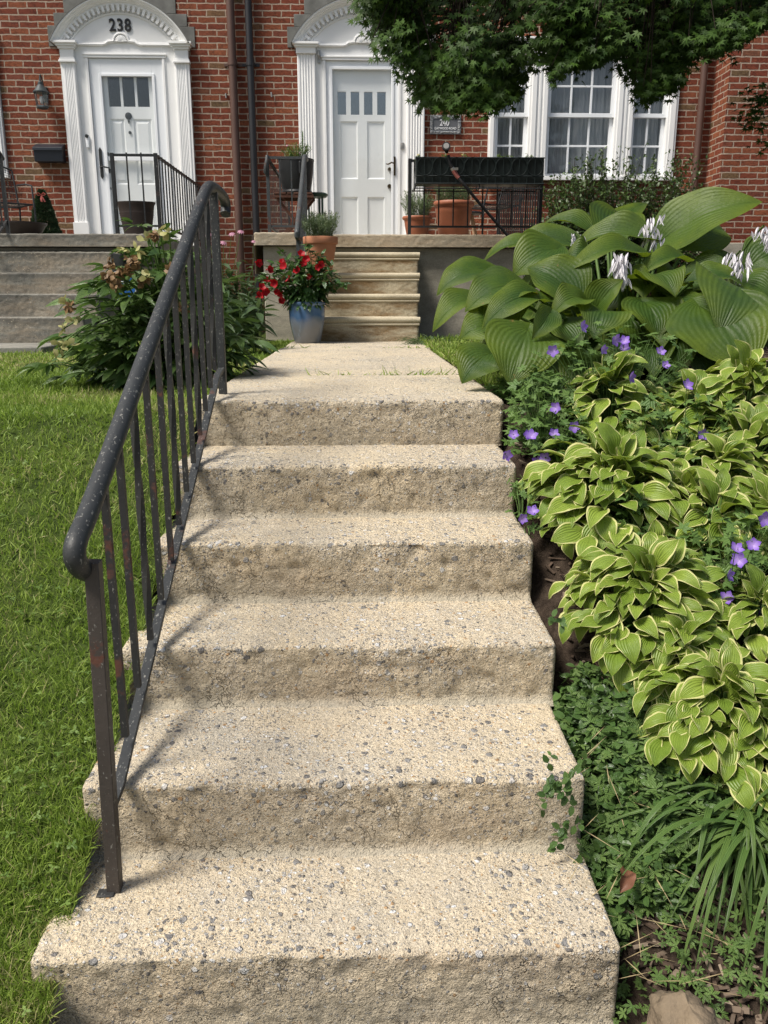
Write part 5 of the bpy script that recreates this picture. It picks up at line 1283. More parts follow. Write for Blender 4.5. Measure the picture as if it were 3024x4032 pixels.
o = mk('clover', v, f, MAT['clover'], None, uv=u, rnd=r, sharp=0); tag(o, 'low clover leaves spread through the lawn', 'clover', kind='stuff')
n = 11000; y = 3.3 + 3.6 * RG.random(n); xr = .50 + (.60 + .10 * (y - 3.3)) * RG.random(n) ** 1.3
xr = np.maximum(xr, .515)
v, f, u, r = grass_patch('g', xr, y, lambda a, b: bed_hz(a, b) + .05, .025, .065, .0028, .55)
o = mk('grass', v, f, MAT['grass'], None, uv=u, rnd=r, sharp=0); tag(o, 'longer grass strip between the path and the big hosta', 'grass', kind='stuff')
# grass tufts in the path joints
parts = []
for (dx, dy, nn, sp) in ((700, 802, 14, .05), (762, 802, 10, .03), (868, 802, 40, .10), (905, 801, 45, .10), (940, 801, 14, .05), (520, 801, 10, .06), (585, 752, 26, .05), (640, 752, 18, .06), (905, 752, 26, .06), (870, 752, 12, .08), (750, 752, 6, .05)):
    c = atX(dx, dy, at(dx, dy, 3.76 if dy > 790 else 5.94).x); Yj = 3.762 if dy > 790 else 5.937; cx = at(dx, dy, Yj).x
    px = cx + RG.normal(size=nn) * sp; py = Yj + RG.normal(size=nn) * .006; d = RG.normal(size=(nn, 3)); d[:, 2] = abs(d[:, 2]) * .5 + .25
    h = .02 + .045 * RG.random(nn); parts.append(stamp(T_BLADE, np.stack([px, py, np.full(nn, -.008)], 1), d, RG.normal(size=(nn, 3)), np.stack([np.full(nn, .005), h, h], 1)))
o = leafmesh('joint_weeds', parts, MAT['grass']); tag(o, 'small grass tufts growing in the path joints', 'weeds', kind='stuff')
# mulch chips, loose straw
n = 15000; y = 1.0 * (7.0 / 1.0) ** RG.random(n); xm = .53 + (.47 * y + .6) * RG.random(n)
P = np.stack([xm, y, bed_hz(xm, y) + .006 + .010 * RG.random(n)], 1)
bx = B(); bx.box(-.5, .5, -.5, .5, -.5, .5); tb_ = (np.array(bx.V), np.array(bx.F), np.zeros((8, 2)))
L = .010 + .045 * RG.random(n) ** 2
v, f, u, r = stamp(tb_, P, randdir(n) * [1, 1, .25], np.array((0, 0, 1.)) + RG.normal(size=(n, 3)) * .4, np.stack([.003 + .008 * RG.random(n), L, .002 + .004 * RG.random(n)], 1))
o = mk('mulch_chips', v, f, MAT['mulch'], None, uv=u, rnd=r, sharp=0, smooth=False); tag(o, 'shredded dark brown bark mulch on the garden bed', 'mulch', kind='stuff')

# ------------------------------------------------------------------ the big hosta
def z6(x, y): return (1042.2 + .37164 * x, 466.3 + .37164 * y)
HL = [  # base px, tip px (zoomed tile), depth at base, at tip, width, normal, arch, fold, wave
 ((1010, 170), (1612, -122), 3.95, 3.75, .30, (-.35, -.75, .75), .10, .10, .03),
 ((640, 110), (345, 28), 4.25, 4.35, .17, (.1, -.5, .8), .16, .16, .02),
 ((740, 120), (960, -105), 4.3, 4.45, .16, (-.5, -.6, .6), .08, .1, .02),
 ((720, 150), (800, -60), 4.0, 4.25, .27, (0, -.8, .55), .10, .18, .02),
 ((990, 150), (512, 160), 3.75, 3.85, .20, (0, -.55, .85), .14, .22, .03),
 ((560, 170), (150, 150), 3.95, 4.0, .19, (.05, -.6, .8), .12, .08, .02),
 ((330, 190), (-5, 245), 3.9, 3.95, .13, (0, -.45, .9), .18, .12, .02),
 ((440, 190), (180, 330), 3.7, 3.62, .24, (-.1, -.75, .7), .12, .12, .03),
 ((560, 490), (270, 275), 3.45, 3.55, .27, (.25, -.85, .5), .10, .14, .03),
 ((260, 440), (-95, 520), 3.45, 3.3, .25, (-.05, -.55, .85), .16, .10, .03),
 ((60, 320), (-268, 432), 3.75, 3.65, .19, (-.1, -.5, .85), .14, .10, .02),
 ((20, 520), (-290, 640), 3.5, 3.35, .17, (0, -.4, .9), .22, .14, .03),
 ((360, 505), (0, 625), 3.35, 3.2, .18, (0, -.5, .85), .20, .12, .04),
 ((265, 660), (165, 955), 3.10, 2.92, .29, (-.05, -.9, .5), .12, .06, .03),
 ((90, 660), (-130, 700), 3.3, 3.25, .20, (-.1, -.6, .7), .2, .1, .03),
 ((60, 800), (-120, 955), 3.15, 3.05, .20, (-.3, -.7, .5), .14, .1, .03),
 ((590, 500), (400, 565), 3.3, 3.2, .14, (.1, -.6, .8), .24, .2, .05),
 ((395, 560), (300, 705), 3.12, 3.0, .105, (.2, -.9, .45), .1, .25, .05),
 ((690, 560), (655, 690), 3.3, 3.12, .22, (0, -.75, .7), .2, .08, .03),
 ((930, 500), (1030, 690), 3.35, 3.2, .25, (.1, -.9, .5), .15, .1, .03),
 ((1450, 455), (1400, 650), 3.35, 3.05, .37, (0, -.80, .65), .24, .04, .02),
 ((1260, 520), (1560, 860), 3.22, 2.95, .40, (-.05, -.92, .42), .10, .05, .02),
 ((930, 240), (498, 285), 3.6, 3.5, .155, (0, -.5, .9), .16, .16, .04),
 ((1190, 270), (918, 325), 3.6, 3.5, .13, (0, -.4, .9), .16, .18, .04),
 ((960, 380), (1125, 442), 3.45, 3.25, .20, (0, -.5, .85), .22, .1, .04),
 ((1215, 385), (1525, 385), 3.4, 3.35, .155, (0, -.5, .88), .18, .12, .03),
 ((1430, 400), (1700, 470), 3.5, 3.35, .22, (0, -.6, .8), .15, .1, .03),
 ((1540, 300), (1780, 200), 3.6, 3.6, .23, (0, -.7, .6), .14, .1, .03),
 ((1540, 590), (1700, 660), 3.3, 3.2, .22, (.1, -.7, .6), .14, .1, .03),
 ((650, 560), (810, 365), 3.35, 3.3, .14, (-.5, -.7, .4), .1, .3, .04),
 ((800, 380), (1020, 400), 3.5, 3.45, .14, (0, -.35, .9), .14, .24, .04),
 ((1040, 200), (1180, -20), 4.05, 4.25, .22, (.3, -.7, .5), .1, .12, .02),
 ((1180, 180), (1420, 60), 3.9, 4.0, .24, (.1, -.7, .6), .12, .12, .02),
 ((620, 250), (480, 240), 3.7, 3.7, .15, (0, -.7, .7), .2, .2, .05),
 ((430, 620), (560, 760), 3.25, 3.12, .16, (.1, -.8, .5), .15, .1, .04),
 ((850, 580), (900, 700), 3.5, 3.4, .22, (0, -.85, .5), .1, .1, .03),
 ((1150, 600), (1070, 760), 3.45, 3.3, .22, (0, -.85, .5), .1, .1, .03),
 ((160, 480), (40, 700), 3.4, 3.25, .20, (-.2, -.8, .5), .12, .1, .03),
 ((540, 420), (560, 560), 3.6, 3.5, .20, (0, -.8, .5), .1, .1, .03),
 ((760, 420), (720, 540), 3.7, 3.6, .20, (0, -.8, .5), .1, .1, .03),
 ((1130, 480), (1000, 580), 3.6, 3.55, .20, (0, -.8, .5), .1, .1, .03),
]
hc = at(*z6(800, 640), 3.75); hc.z = float(bed_z(hc.x, hc.y))
hh = thing('hosta_plant', tuple(hc), 'giant blue green hosta with huge ribbed leaves right of the path', 'plant')
parts = []; pets = []
for (bp_, tp_, y0, y1, w, nr, ar, fo, wa) in HL:
    a, c = at(*z6(*bp_), y0), at(*z6(*tp_), y1)
    parts.append(blade(a, c, w, nr, ar, fo, wa * 1.4, 16, 22, .14, .10))
    root = hc + Vector(((a.x - hc.x) * .25, (a.y - hc.y) * .25, .02)); md = root.lerp(a, .55) + Vector((0, 0, .12))
    pets.append((bez(root, md, a + (c - a) * .03, 7), .010, .006))
for k in range(48):                                            # inner, lower leaves that fill the heart of the clump
    an = RG.random() * 2 * PI; rr = .15 + .75 * RG.random(); a = hc + Vector((math.cos(an) * rr * .5, math.sin(an) * rr * .5, .12 + .22 * RG.random())); L = .26 + .08 * RG.random()
    c = a + Vector((math.cos(an) * L * .85, math.sin(an) * L * .85, -.06 - .12 * RG.random()))
    parts.append(blade(a, c, .19 + .05 * RG.random(), (math.cos(an) * .4, math.sin(an) * .4 - .2, .8), .16, .1, .03, 10, 14, .14, .1))
for k in range(46):                                            # the overlapping outer layers of the mound
    an = R(-200 + 220 * RG.random()); el = RG.uniform(.05, .95); e = Vector((math.cos(an), math.sin(an) * .62, 0)); rr = .78 * math.cos(el * 1.25) + .04
    a = hc + e * rr * .62 + Vector((.08, .12, .10 + .40 * el)); L = RG.uniform(.20, .31); d = (e * (1.1 - .5 * el) + Vector((RG.normal() * .25, RG.normal() * .2 - .15, -.55 + .75 * el))).normalized()
    c = a + d * L; parts.append(blade(a, c, L * RG.uniform(.62, .78), Vector((RG.normal() * .2, -.55, .75)) + e * .4, RG.uniform(.08, .2), RG.uniform(.04, .16), RG.uniform(.02, .06), 14, 18, .14, .1))
leafmesh('foliage', parts, MAT['hosta'], hh); stems_obj('petioles', pets, MAT['stem'], hh)
def bell_spike(parent, px, Y, n, size, ln, lean, base):
    c = at(*px, Y); parts = []
    n = int(n * 1.6)
    for i in range(n):
        t = i / n; p = c + Vector((RG.normal() * .020 + lean * t, RG.normal() * .018, ln * (.5 - t)))
        an = RG.random() * 2 * PI; d = Vector((math.cos(an) * .45, math.sin(an) * .45 - .1, -1)).normalized()
        for q in range(3):
            nr = Vector((math.cos(an + q * 2.1), math.sin(an + q * 2.1), .2)); parts.append(stamp(T_LEAF, [p], [d + nr * .12], [nr], [[size * .42, size, size]]))
    leafmesh('flower_head', parts, MAT['white_fl'], parent)
    stems_obj('flower_stalk', [(bez(base, base.lerp(c, .6) + Vector((0, 0, .12)), c + Vector((0, 0, ln * .5)), 8), .006, .004)], MAT['stem'], parent)
bell_spike(hh, z6(988, 78), 3.72, 22, .050, .125, 0, hc + Vector((.1, 0, .2)))
bell_spike(hh, z6(806, 292), 3.35, 30, .050, .105, .0, hc + Vector((.05, 0, .2)))
bell_spike(hh, z6(1490, 280), 3.40, 32, .050, .10, -.03, hc + Vector((.4, .1, .2)))
bell_spike(hh, z6(1630, 110), 3.45, 26, .045, .07, .05, hc + Vector((.4, .1, .2)))
bell_spike(hh, z6(535, 120), 3.80, 8, .035, .03, .0, hc + Vector((-.1, .1, .2)))

# ------------------------------------------------------------------ variegated hostas on the slope
def hosta_clump(px, up, rad, ht, n, ll, label, squash=1.0):
    p = on_bed(px[0], px[1], up); c = Vector((p.x, p.y, float(bed_z(p.x, p.y))))
    n = int(n * 1.3); ll *= .88; t = thing('hosta_plant', tuple(c), label, 'plant', 'small variegated hostas on the slope'); parts = []; pets = []
    for i in range(n):
        q = math.sqrt((i + .5) / n); an = i * 2.39996 + RG.normal() * .5
        e = Vector((math.cos(an), math.sin(an) * squash, 0)); L = ll * RG.uniform(.74, 1.18)
        h = ht * (1 - .62 * q ** 2) * RG.uniform(.82, 1.16)
        a = c + e * max(rad * q * RG.uniform(.82, 1.1) - L * .35, .012) + Vector((0, 0, h)); a.z += float(hground(a.y) - hground(c.y)) * .9
        pitch = R(24 - 58 * q + RG.normal() * 18); yaw = RG.normal() * .55; e2 = Vector((e.x * math.cos(yaw) - e.y * math.sin(yaw), e.x * math.sin(yaw) + e.y * math.cos(yaw), 0)).normalized()
        d = (e2 * math.cos(pitch) + Vector((0, 0, math.sin(pitch))) + Vector((0, -.20, -.10))).normalized()
        nr = Vector((0, -.30, 1)) + e * (.45 * q) + Vector(RG.normal(size=3) * .24)
        if q < .35 and i % 2: d = (e2 * .5 + Vector((0, -.1, .85))).normalized(); nr = Vector((0, -.6, .5)) - e * .3
        parts.append(blade(a, a + d * L, L * RG.uniform(.56, .74), nr, RG.uniform(.06, .17), RG.uniform(.02, .20), RG.uniform(.02, .07), 8, 10, .15, RG.uniform(.04, .18), .40))
        if i % 2 == 0: pets.append((bez(c + Vector((e.x * .02, e.y * .02, -.01)), c.lerp(a, .5) + Vector((0, 0, .04)), a, 4), .0035, .0025))
    leafmesh('foliage', parts, MAT['varieg'], t); stems_obj('petioles', pets, MAT['stem'], t); return t
hosta_clump((1320, 868), .09, .175, .17, 85, .105, 'cream edged hosta just below the giant hosta, highest of its kind on the slope')
hosta_clump((1330, 1050), .10, .245, .18, 165, .098, 'wide cream edged hosta beside the second step from the top')
hosta_clump((1400, 1290), .10, .215, .17, 190, .083, 'round cream edged hosta above the creeping groundcover')
hosta_clump((1555, 1530), .09, .190, .16, 165, .076, 'cream edged hosta just above the arching strap leaved daylily')
hosta_clump((1640, 1330), .08, .15, .13, 90, .078, 'cream edged hosta under the cranesbill at the right edge of the photo')
hosta_clump((1500, 880), .10, .18, .14, 80, .085, 'greener cream edged hosta in the shade under the biggest hosta leaf')
hosta_clump((1620, 960), .08, .20, .13, 110, .085, 'cream edged hosta at the right edge behind the lone cranesbill bloom')
hosta_clump((1470, 1080), .06, .18, .11, 100, .085, 'low cream edged hosta filling in right of the wide one')
hosta_clump((1610, 840), .10, .22, .16, 90, .105, 'dark shaded cream edged hosta tucked under the right side of the giant hosta')
hosta_clump((1660, 1120), .06, .18, .12, 90, .085, 'small cream edged hosta half outside the frame at right')

hosta_clump((1545, 1130), .08, .17, .14, 80, .088, 'cream edged hosta between the two cranesbills right of the wide hosta')
hosta_clump((1470, 1425), .08, .15, .13, 80, .080, 'cream edged hosta wedged between the two lowest round hostas')
hosta_clump((1640, 1590), .08, .13, .12, 70, .078, 'cream edged hosta overhanging the daylily at the right edge')
hosta_clump((1560, 1020), .08, .17, .13, 80, .085, 'cream edged hosta in the middle of the greener hostas')
hosta_clump((1250, 1120), .06, .10, .11, 50, .080, 'small cream edged hosta leaning towards the third step from the top')
# ------------------------------------------------------------------ cranesbill geraniums
def cranesbill(px, up, rx, ry, ht, n, flowers, label, size=.034):
    p = on_bed(px[0], px[1], up); c = Vector((p.x, p.y, float(bed_z(p.x, p.y))))
    t = thing('cranesbill_plant', tuple(c), label, 'plant', 'purple cranesbill geraniums'); st = []
    th = RG.random(n) * 2 * PI; q = np.sqrt(RG.random(n)); P = np.stack([c.x + np.cos(th) * q * rx, c.y + np.sin(th) * q * ry, c.z + ht * (.25 + .85 * RG.random(n)) * (1 - .45 * q ** 2)], 1)
    P[:, 2] += hground(P[:, 1]) - hground(c.y)
    nr = np.array((0, -.35, 1.)) + RG.normal(size=(n, 3)) * .38; fw = RG.normal(size=(n, 3)) * [1, 1, .35]
    leafmesh('foliage', [stamp(T_GERAN, P, fw, nr, size * (.55 + .6 * RG.random(n)))], MAT['geran'], t)
    for i in range(0, n, 2):
        b_ = c + Vector((P[i][0] - c.x, P[i][1] - c.y, 0)) * .35; b_.z = float(bed_z(b_.x, b_.y)); st.append((bez(b_, b_.lerp(Vector(P[i]), .6) + Vector((0, 0, .03)), P[i], 4), .0014, .0010))
    for (fx, fy) in flowers:
        f = at(fx, fy, c.y - ry * .75 + RG.normal() * .02); fac = Vector((RG.normal() * .35 + .05, -1, .45 + RG.normal() * .35))
        fp = flower_parts(f, fac, .0210 * (.85 + .3 * RG.random()), 5, .22)
        fo = leafmesh('flower', [fp], MAT['purple'], t)
        b_ = c + Vector((f.x - c.x, f.y - c.y, 0)) * .5; st.append((bez(b_, b_.lerp(f, .5) + Vector((0, .02, .04)), f, 5), .0014, .0010))
        k = 5; leafmesh('sepals', [stamp(T_LEAF, np.repeat(np.array(f + Vector((0, .006, -.004)))[None], k, 0) + RG.normal(size=(k, 3)) * .012, RG.normal(size=(k, 3)), RG.normal(size=(k, 3)), .010)], MAT['geran'], t)
    stems_obj('stems', st, MAT['stem'], t)
cranesbill((1330, 775), .21, .32, .10, .30, 300, [(1257, 706), (1193, 758), (1348, 753), (1349, 737), (1302, 755), (1437, 790), (1328, 734), (1426, 760), (1361, 815)], 'tall cranesbill with most violet blooms in front of the giant hosta')
cranesbill((1180, 920), .08, .13, .20, .20, 300, [(1201, 881), (1240, 922), (1147, 942), (1196, 938), (1109, 940), (1140, 940), (1177, 990), (1163, 997), (1094, 983)], 'cranesbill spilling over the edge of the top garden step')
cranesbill((1500, 930), .10, .24, .14, .19, 220, [(1518, 938), (1483, 833)], 'sparse cranesbill among the greener hostas with a single low bloom')
cranesbill((1590, 1220), .10, .16, .16, .19, 260, [(1590, 1186), (1627, 1178), (1597, 1210), (1573, 1242), (1570, 1292), (1645, 1325), (1640, 1305), (1652, 1120)], 'cranesbill with large violet blooms at the right edge of the bed')
cranesbill((1370, 1115), .12, .09, .07, .17, 70, [(1326, 1157)], 'little cranesbill with one violet bloom between two hostas')
cranesbill((1130, 1100), .04, .05, .12, .09, 40, [(1128, 1120), (1150, 1105)], 'scrap of cranesbill in the gap beside the third step from the top', .024)
cranesbill((1105, 845), .05, .09, .12, .10, 60, [], 'leafy cranesbill without blooms at the corner of the path', .045)

# ------------------------------------------------------------------ creeping groundcover, lilyturf, daylily
def scatter_poly(poly, n):
    poly = np.array(poly); lo, hi = poly.min(0), poly.max(0); out = []
    while len(out) < n:
        q = lo + (hi - lo) * RG.random((n, 2)); ins = np.zeros(n, bool); j = len(poly) - 1
        for i in range(len(poly)):
            xi, yi = poly[i]; xj, yj = poly[j]; ins ^= ((yi > q[:, 1]) != (yj > q[:, 1])) & (q[:, 0] < (xj - xi) * (q[:, 1] - yi) / (yj - yi + 1e-12) + xi); j = i
        out += q[ins].tolist()
    return np.array(out[:n])
gp = [tuple(on_bed(x, y, .03))[:2] for x, y in ((1215, 1400), (1300, 1440), (1400, 1500), (1480, 1640), (1560, 1740), (1500, 1830), (1480, 1960), (1390, 1920), (1330, 1930), (1290, 1840), (1240, 1700), (1205, 1540))]
q = scatter_poly(gp, 1900); n = len(q); P = np.stack([q[:, 0], q[:, 1], bed_hz(q[:, 0], q[:, 1]) + .008 + .055 * RG.random(n)], 1)
nr = np.array((0, -.35, 1.)) + RG.normal(size=(n, 3)) * .7; fw = RG.normal(size=(n, 3)) * [1, 1, .5]
parts = [stamp(T_OVAL, P, fw, nr, .020 + .014 * RG.random(n)), stamp(T_OVAL, P, -fw, nr, .018 + .012 * RG.random(n))]
# runners that trail over the step edges
for pts in (((1262, 1640), (1225, 1690), (1185, 1700), (1165, 1760)), ((1255, 1780), (1210, 1790), (1200, 1840)), ((1235, 1560), (1200, 1600), (1180, 1660)), ((1280, 1850), (1230, 1880)), ((1215, 1350), (1190, 1330)), ((1300, 1950), (1275, 1915)), ((1390, 2140), (1290, 2190)), ((1235, 1740), (1215, 1705), (1180, 1690))):
    W_ = [at(x, y, (1.47 if y > 1620 else 1.8) - .02) for x, y in pts]
    for a, c in zip(W_, W_[1:]):
        for t in np.arange(0, 1, .28): p = a.lerp(c, t); dd = RG.normal(size=3); parts.append(stamp(T_OVAL, np.repeat(np.array(p)[None], 2, 0), np.stack([dd, -dd]), np.array([[0, -.6, .8]] * 2) + RG.normal(size=(2, 3)) * .3, .022))
o = leafmesh('groundcover', parts, MAT['vinca']); tag(o, 'glossy creeping groundcover leaves beside the lower steps', 'groundcover', kind='stuff')
q2 = scatter_poly(gp, 330); extra = [on_bed(RG.uniform(1330, 1650), RG.uniform(1930, 2190), .02) for _ in range(230)]
q2 = np.concatenate([q2, np.array([(e.x, e.y) for e in extra])]); n = len(q2); P = np.stack([q2[:, 0], q2[:, 1], bed_hz(q2[:, 0], q2[:, 1]) + .03 + .045 * RG.random(n)], 1); P[-230:, 2] -= .022
o = leafmesh('groundcover', [stamp(T_CINQ, P, RG.normal(size=(n, 3)) * [1, 1, .3], np.array((0, -.4, 1.)) + RG.normal(size=(n, 3)) * .35, np.concatenate([.016 + .014 * RG.random(n - 230), .010 + .010 * RG.random(230)]))], MAT['cinque']); tag(o, 'five fingered creeping leaves scattered over the mulch by the lowest steps', 'groundcover', kind='stuff')
n = 110; e = [on_bed(RG.uniform(1240, 1650), RG.uniform(1150, 2200), .0) for _ in range(n)]; P = np.array([tuple(p) for p in e]) + [0, 0, .02]; d = RG.normal(size=(n, 3)) * [1, 1, .25]
o = leafmesh('dry_straw', [stamp(T_NEEDLE, P, d, np.array((0, 0, 1.)) + RG.normal(size=(n, 3)) * .2, np.stack([.018 + 0 * P[:, 0], .04 + .08 * RG.random(n), .03 + 0 * P[:, 0]], 1))], MAT['straw']); tag(o, 'dry straw bits lying on the mulch', 'straw', kind='stuff')
def strap(base, d, L, w, droop, n=9):
    base = Vector(base); d = Vector(d).normalized(); side = d.cross(Vector((0, 0, 1))).normalized(); V = []; U = []
    for i in range(n + 1):
        t = i / n; p = base + d * (L * t) + Vector((0, 0, -droop * L * t * t)); wd = w * (1 - t ** 3) * (.6 + .4 * min(1, t * 4)) / 2
        for s in (-1, 0, 1): V.append(tuple(p + side * (s * wd) + Vector((0, 0, abs(s) * w * .22)))); U.append((.5 + .5 * s, t))
    F = [(i * 3 + k, i * 3 + k + 1, i * 3 + k + 4, i * 3 + k + 3) for i in range(n) for k in (0, 1)]
    return np.array(V), np.array(F), np.array(U), np.full(len(V), RG.random())
c = on_bed(1650, 1690, .08); dl = thing('daylily_plant', (c.x, c.y, float(bed_z(c.x, c.y))), 'arching strap leaved daylily clump at the lower right edge', 'plant')
parts = []
for k in range(330):
    an = RG.uniform(0, 2 * PI) if k % 3 == 0 else RG.uniform(PI * .80, PI * 1.55); el = RG.uniform(.55, 1.5); L = RG.uniform(.24, .40)
    parts.append(strap((c.x + RG.normal() * .05, c.y + RG.normal() * .05, float(bed_z(c.x, c.y)) - .01), (math.cos(an), math.sin(an) * .9, el), L, RG.uniform(.009, .016), RG.uniform(.7, 1.35), 12))
leafmesh('foliage', parts, MAT['strap'], dl)
c = at(955, 715, 6.55); lt = thing('lilyturf_plant', (c.x, 6.55, -.03), 'dark narrow leaved lilyturf clump at the right foot of the porch steps', 'plant'); parts = []
for k in range(420):
    an = RG.uniform(0, 2 * PI); q = math.sqrt(RG.random()); parts.append(strap((c.x + math.cos(an) * q * .20, 6.55 + math.sin(an) * q * .22, -.05), (math.cos(an), math.sin(an), RG.uniform(1.0, 2.4)), RG.uniform(.20, .36), .010, RG.uniform(.5, 1.2), 6))
leafmesh('foliage', parts, MAT['strapdark'], lt)

# ------------------------------------------------------------------ peony bush behind the railing
c0 = at(366, 800, 3.80); PC = Vector((c0.x, 3.80, 0.0))
pe = thing('peony_bush', (PC.x, PC.y, -.04), 'leafy peony bush with withered brown blooms behind the handrail', 'bush')
parts = []; st = []
def compound(p, d, L, parts, st, fold=.0):
    """petiole with three groups of three leaflets"""
    d = Vector(d).normalized(); side = d.cross(Vector((0, 0, 1))).normalized(); tip = p + d * L * .55 + Vector((0, 0, -.02)); st.append(([p, p.lerp(tip, .5) + Vector((0, 0, .01)), tip], .0028, .0018))
    up = Vector((0, 0, 1)) + Vector(RG.normal(size=3) * .25)
    for g, (k, ang) in enumerate(((.45, -.9), (.45, .9), (1.0, 0))):
        q = p.lerp(tip, k); dg = (d * math.cos(ang) + side * math.sin(ang)).normalized()
        q2 = q + dg * L * .16
        for a2 in (-.55, 0, .55):
            ln = L * (.62 if a2 == 0 else .50) * RG.uniform(.8, 1.15); dl_ = (dg * math.cos(a2) + dg.cross(Vector((0, 0, 1))) * -math.sin(a2)); dl_.z += RG.normal() * .14 - .10
            parts.append(stamp(T_LANCE, [tuple(q2)], [tuple(dl_)], [tuple(up + Vector(RG.normal(size=3) * .2))], [[ln * 1.12, ln, ln]]))
heads = []
for k in range(54):
    an = k * 2.4 + RG.normal() * .3; q = math.sqrt((k + .5) / 54); h = .60 - .44 * q ** 2.2 + RG.normal() * .05; rx = (.41 if math.cos(an) < 0 else .38) * q; h *= 1 + .75 * min(0, math.cos(an)) * q - .30 * max(0, math.cos(an)) * q
    e = Vector((math.cos(an) * rx - .07, math.sin(an) * rx * .80, h)); base = PC + Vector((math.cos(an) * .12 * q, math.sin(an) * .12 * q, -.05)); top = PC + e
    pth = bez(base, base + Vector((e.x * .25, e.y * .25, h * .7)), top, 8); st.append((pth, .0052, .0035))
    for j in range(6):
        t = .18 + .82 * j / 5; i0 = min(7, int(t * 8)); p = pth[i0].lerp(pth[i0 + 1], t * 8 - i0) if i0 < 8 else pth[8]
        a2 = an + j * 2.4 + RG.normal() * .3; ou = .55; d = Vector((math.cos(a2) + math.cos(an) * ou * q, math.sin(a2) + math.sin(an) * ou * q, .45 - .5 * q + RG.normal() * .15)); compound(p, d, RG.uniform(.13, .20), parts, st)
dead = [(238, 572, 0), (234, 597, 0), (247, 612, 0), (260, 590, 0), (279, 583, 0), (284, 562, 0), (292, 568, 0), (309, 606, 0), (375, 584, 0), (336, 508, 0), (245, 600, 0), (395, 668, 0),
        (322, 518, 1), (345, 500, 1), (366, 503, 1), (142, 655, 1), (163, 688, 1), (138, 710, 1), (128, 748, 1), (143, 742, 2), (132, 775, 1), (150, 662, 0), (318, 596, 1), (266, 540, 1), (296, 542, 1)]
for (dx, dy, kd) in dead:
    p = at(dx, dy, 3.42 + RG.normal() * .06); base = PC + Vector(((p.x - PC.x) * .3, 0, .25)); st.append((bez(base, base.lerp(p, .5) + Vector((0, 0, .10)), p, 6), .0035, .0028))
    n = 24 if kd == 0 else 5; dirs = randdir(n, -.4 if kd == 0 else .3)
    leafmesh('withered_bloom', [stamp(T_PETAL, np.repeat(np.array(p)[None], n, 0) + RG.normal(size=(n, 3)) * .006, dirs, RG.normal(size=(n, 3)), (.027 if kd == 0 else .034) * (.7 + .5 * RG.random(n)))], MAT['deadfl'] if kd == 0 else MAT['sepal'], pe)
leafmesh('foliage', parts, MAT['peony'], pe); stems_obj('stems', st, MAT['stem'], pe)
def upright(label, px, Y, rad, ht, n, leafL, mat, flowers=(), fm=None, nl=9, zb=-.03, name='flowering_plant', fr=.03, tplt=None):
    c = at(px[0], px[1], Y); c.z = zb; t = thing(name, tuple(c), label, 'plant'); parts = []; st = []
    for k in range(n):
        an = RG.uniform(0, 2 * PI); q = math.sqrt(RG.random()); b_ = c + Vector((math.cos(an) * q * rad * .6, math.sin(an) * q * rad * .5, 0)); h = ht * RG.uniform(.6, 1.0) * (1 - .25 * q)
        tp_ = c + Vector((math.cos(an) * q * rad, math.sin(an) * q * rad * .8, h)); pth = bez(b_, b_ + Vector((0, 0, h * .6)), tp_, 6); st.append((pth, .003, .002))
        m = nl; tt_ = RG.random(m) * .9 + .1; P = np.array([tuple(pth[min(5, int(x * 6))].lerp(pth[min(5, int(x * 6)) + 1], x * 6 - min(5, int(x * 6)))) for x in tt_])
        d = randdir(m) * [1, 1, .35] + [0, 0, .05]; parts.append(stamp(T_LANCE if tplt is None else tplt, P, d, np.array((0, 0, 1.)) + RG.normal(size=(m, 3)) * .3, leafL * (.6 + .6 * RG.random(m))))
    leafmesh('foliage', parts, mat, t)
    for (fx, fy) in flowers:
        f = at(fx, fy, Y - .08); st.append((bez(c + Vector((0, 0, ht * .4)), c.lerp(f, .6), f, 5), .003, .002)); leafmesh('flower', [flower_parts(f, (RG.normal() * .3, -.5, .7), fr, 9 if fm is MAT['pink_fl'] else 5, -.35, tpl_leaf(.34, 3, .05, .15, .6, .7, .8))], fm, t)
    stems_obj('stems', st, MAT['stem'], t); return t
upright('coneflower clump with pale pink petals between the two porches', (480, 690), 6.7, .26, .80, 34, .12, MAT['coneleaf'], [(438, 492), (452, 505), (442, 505), (420, 495), (500, 503), (483, 522), (520, 498)], MAT['pink_fl'], 12, fr=.032)
upright('broad leaved grey green perennial right of the handrail top', (520, 690), 5.9, .26, .46, 22, .17, MAT['coneleaf'], nl=8)
upright('coneflower seedlings in front of the downspouts by the porch corner', (540, 690), 7.35, .20, .62, 24, .10, MAT['coneleaf'], [(548, 520)], MAT['pink_fl'], 9, fr=.025)
upright('dark leafy clump at the foot of the 238 porch wall', (400, 690), 7.3, .30, .62, 30, .11, MAT['peony'], nl=10)

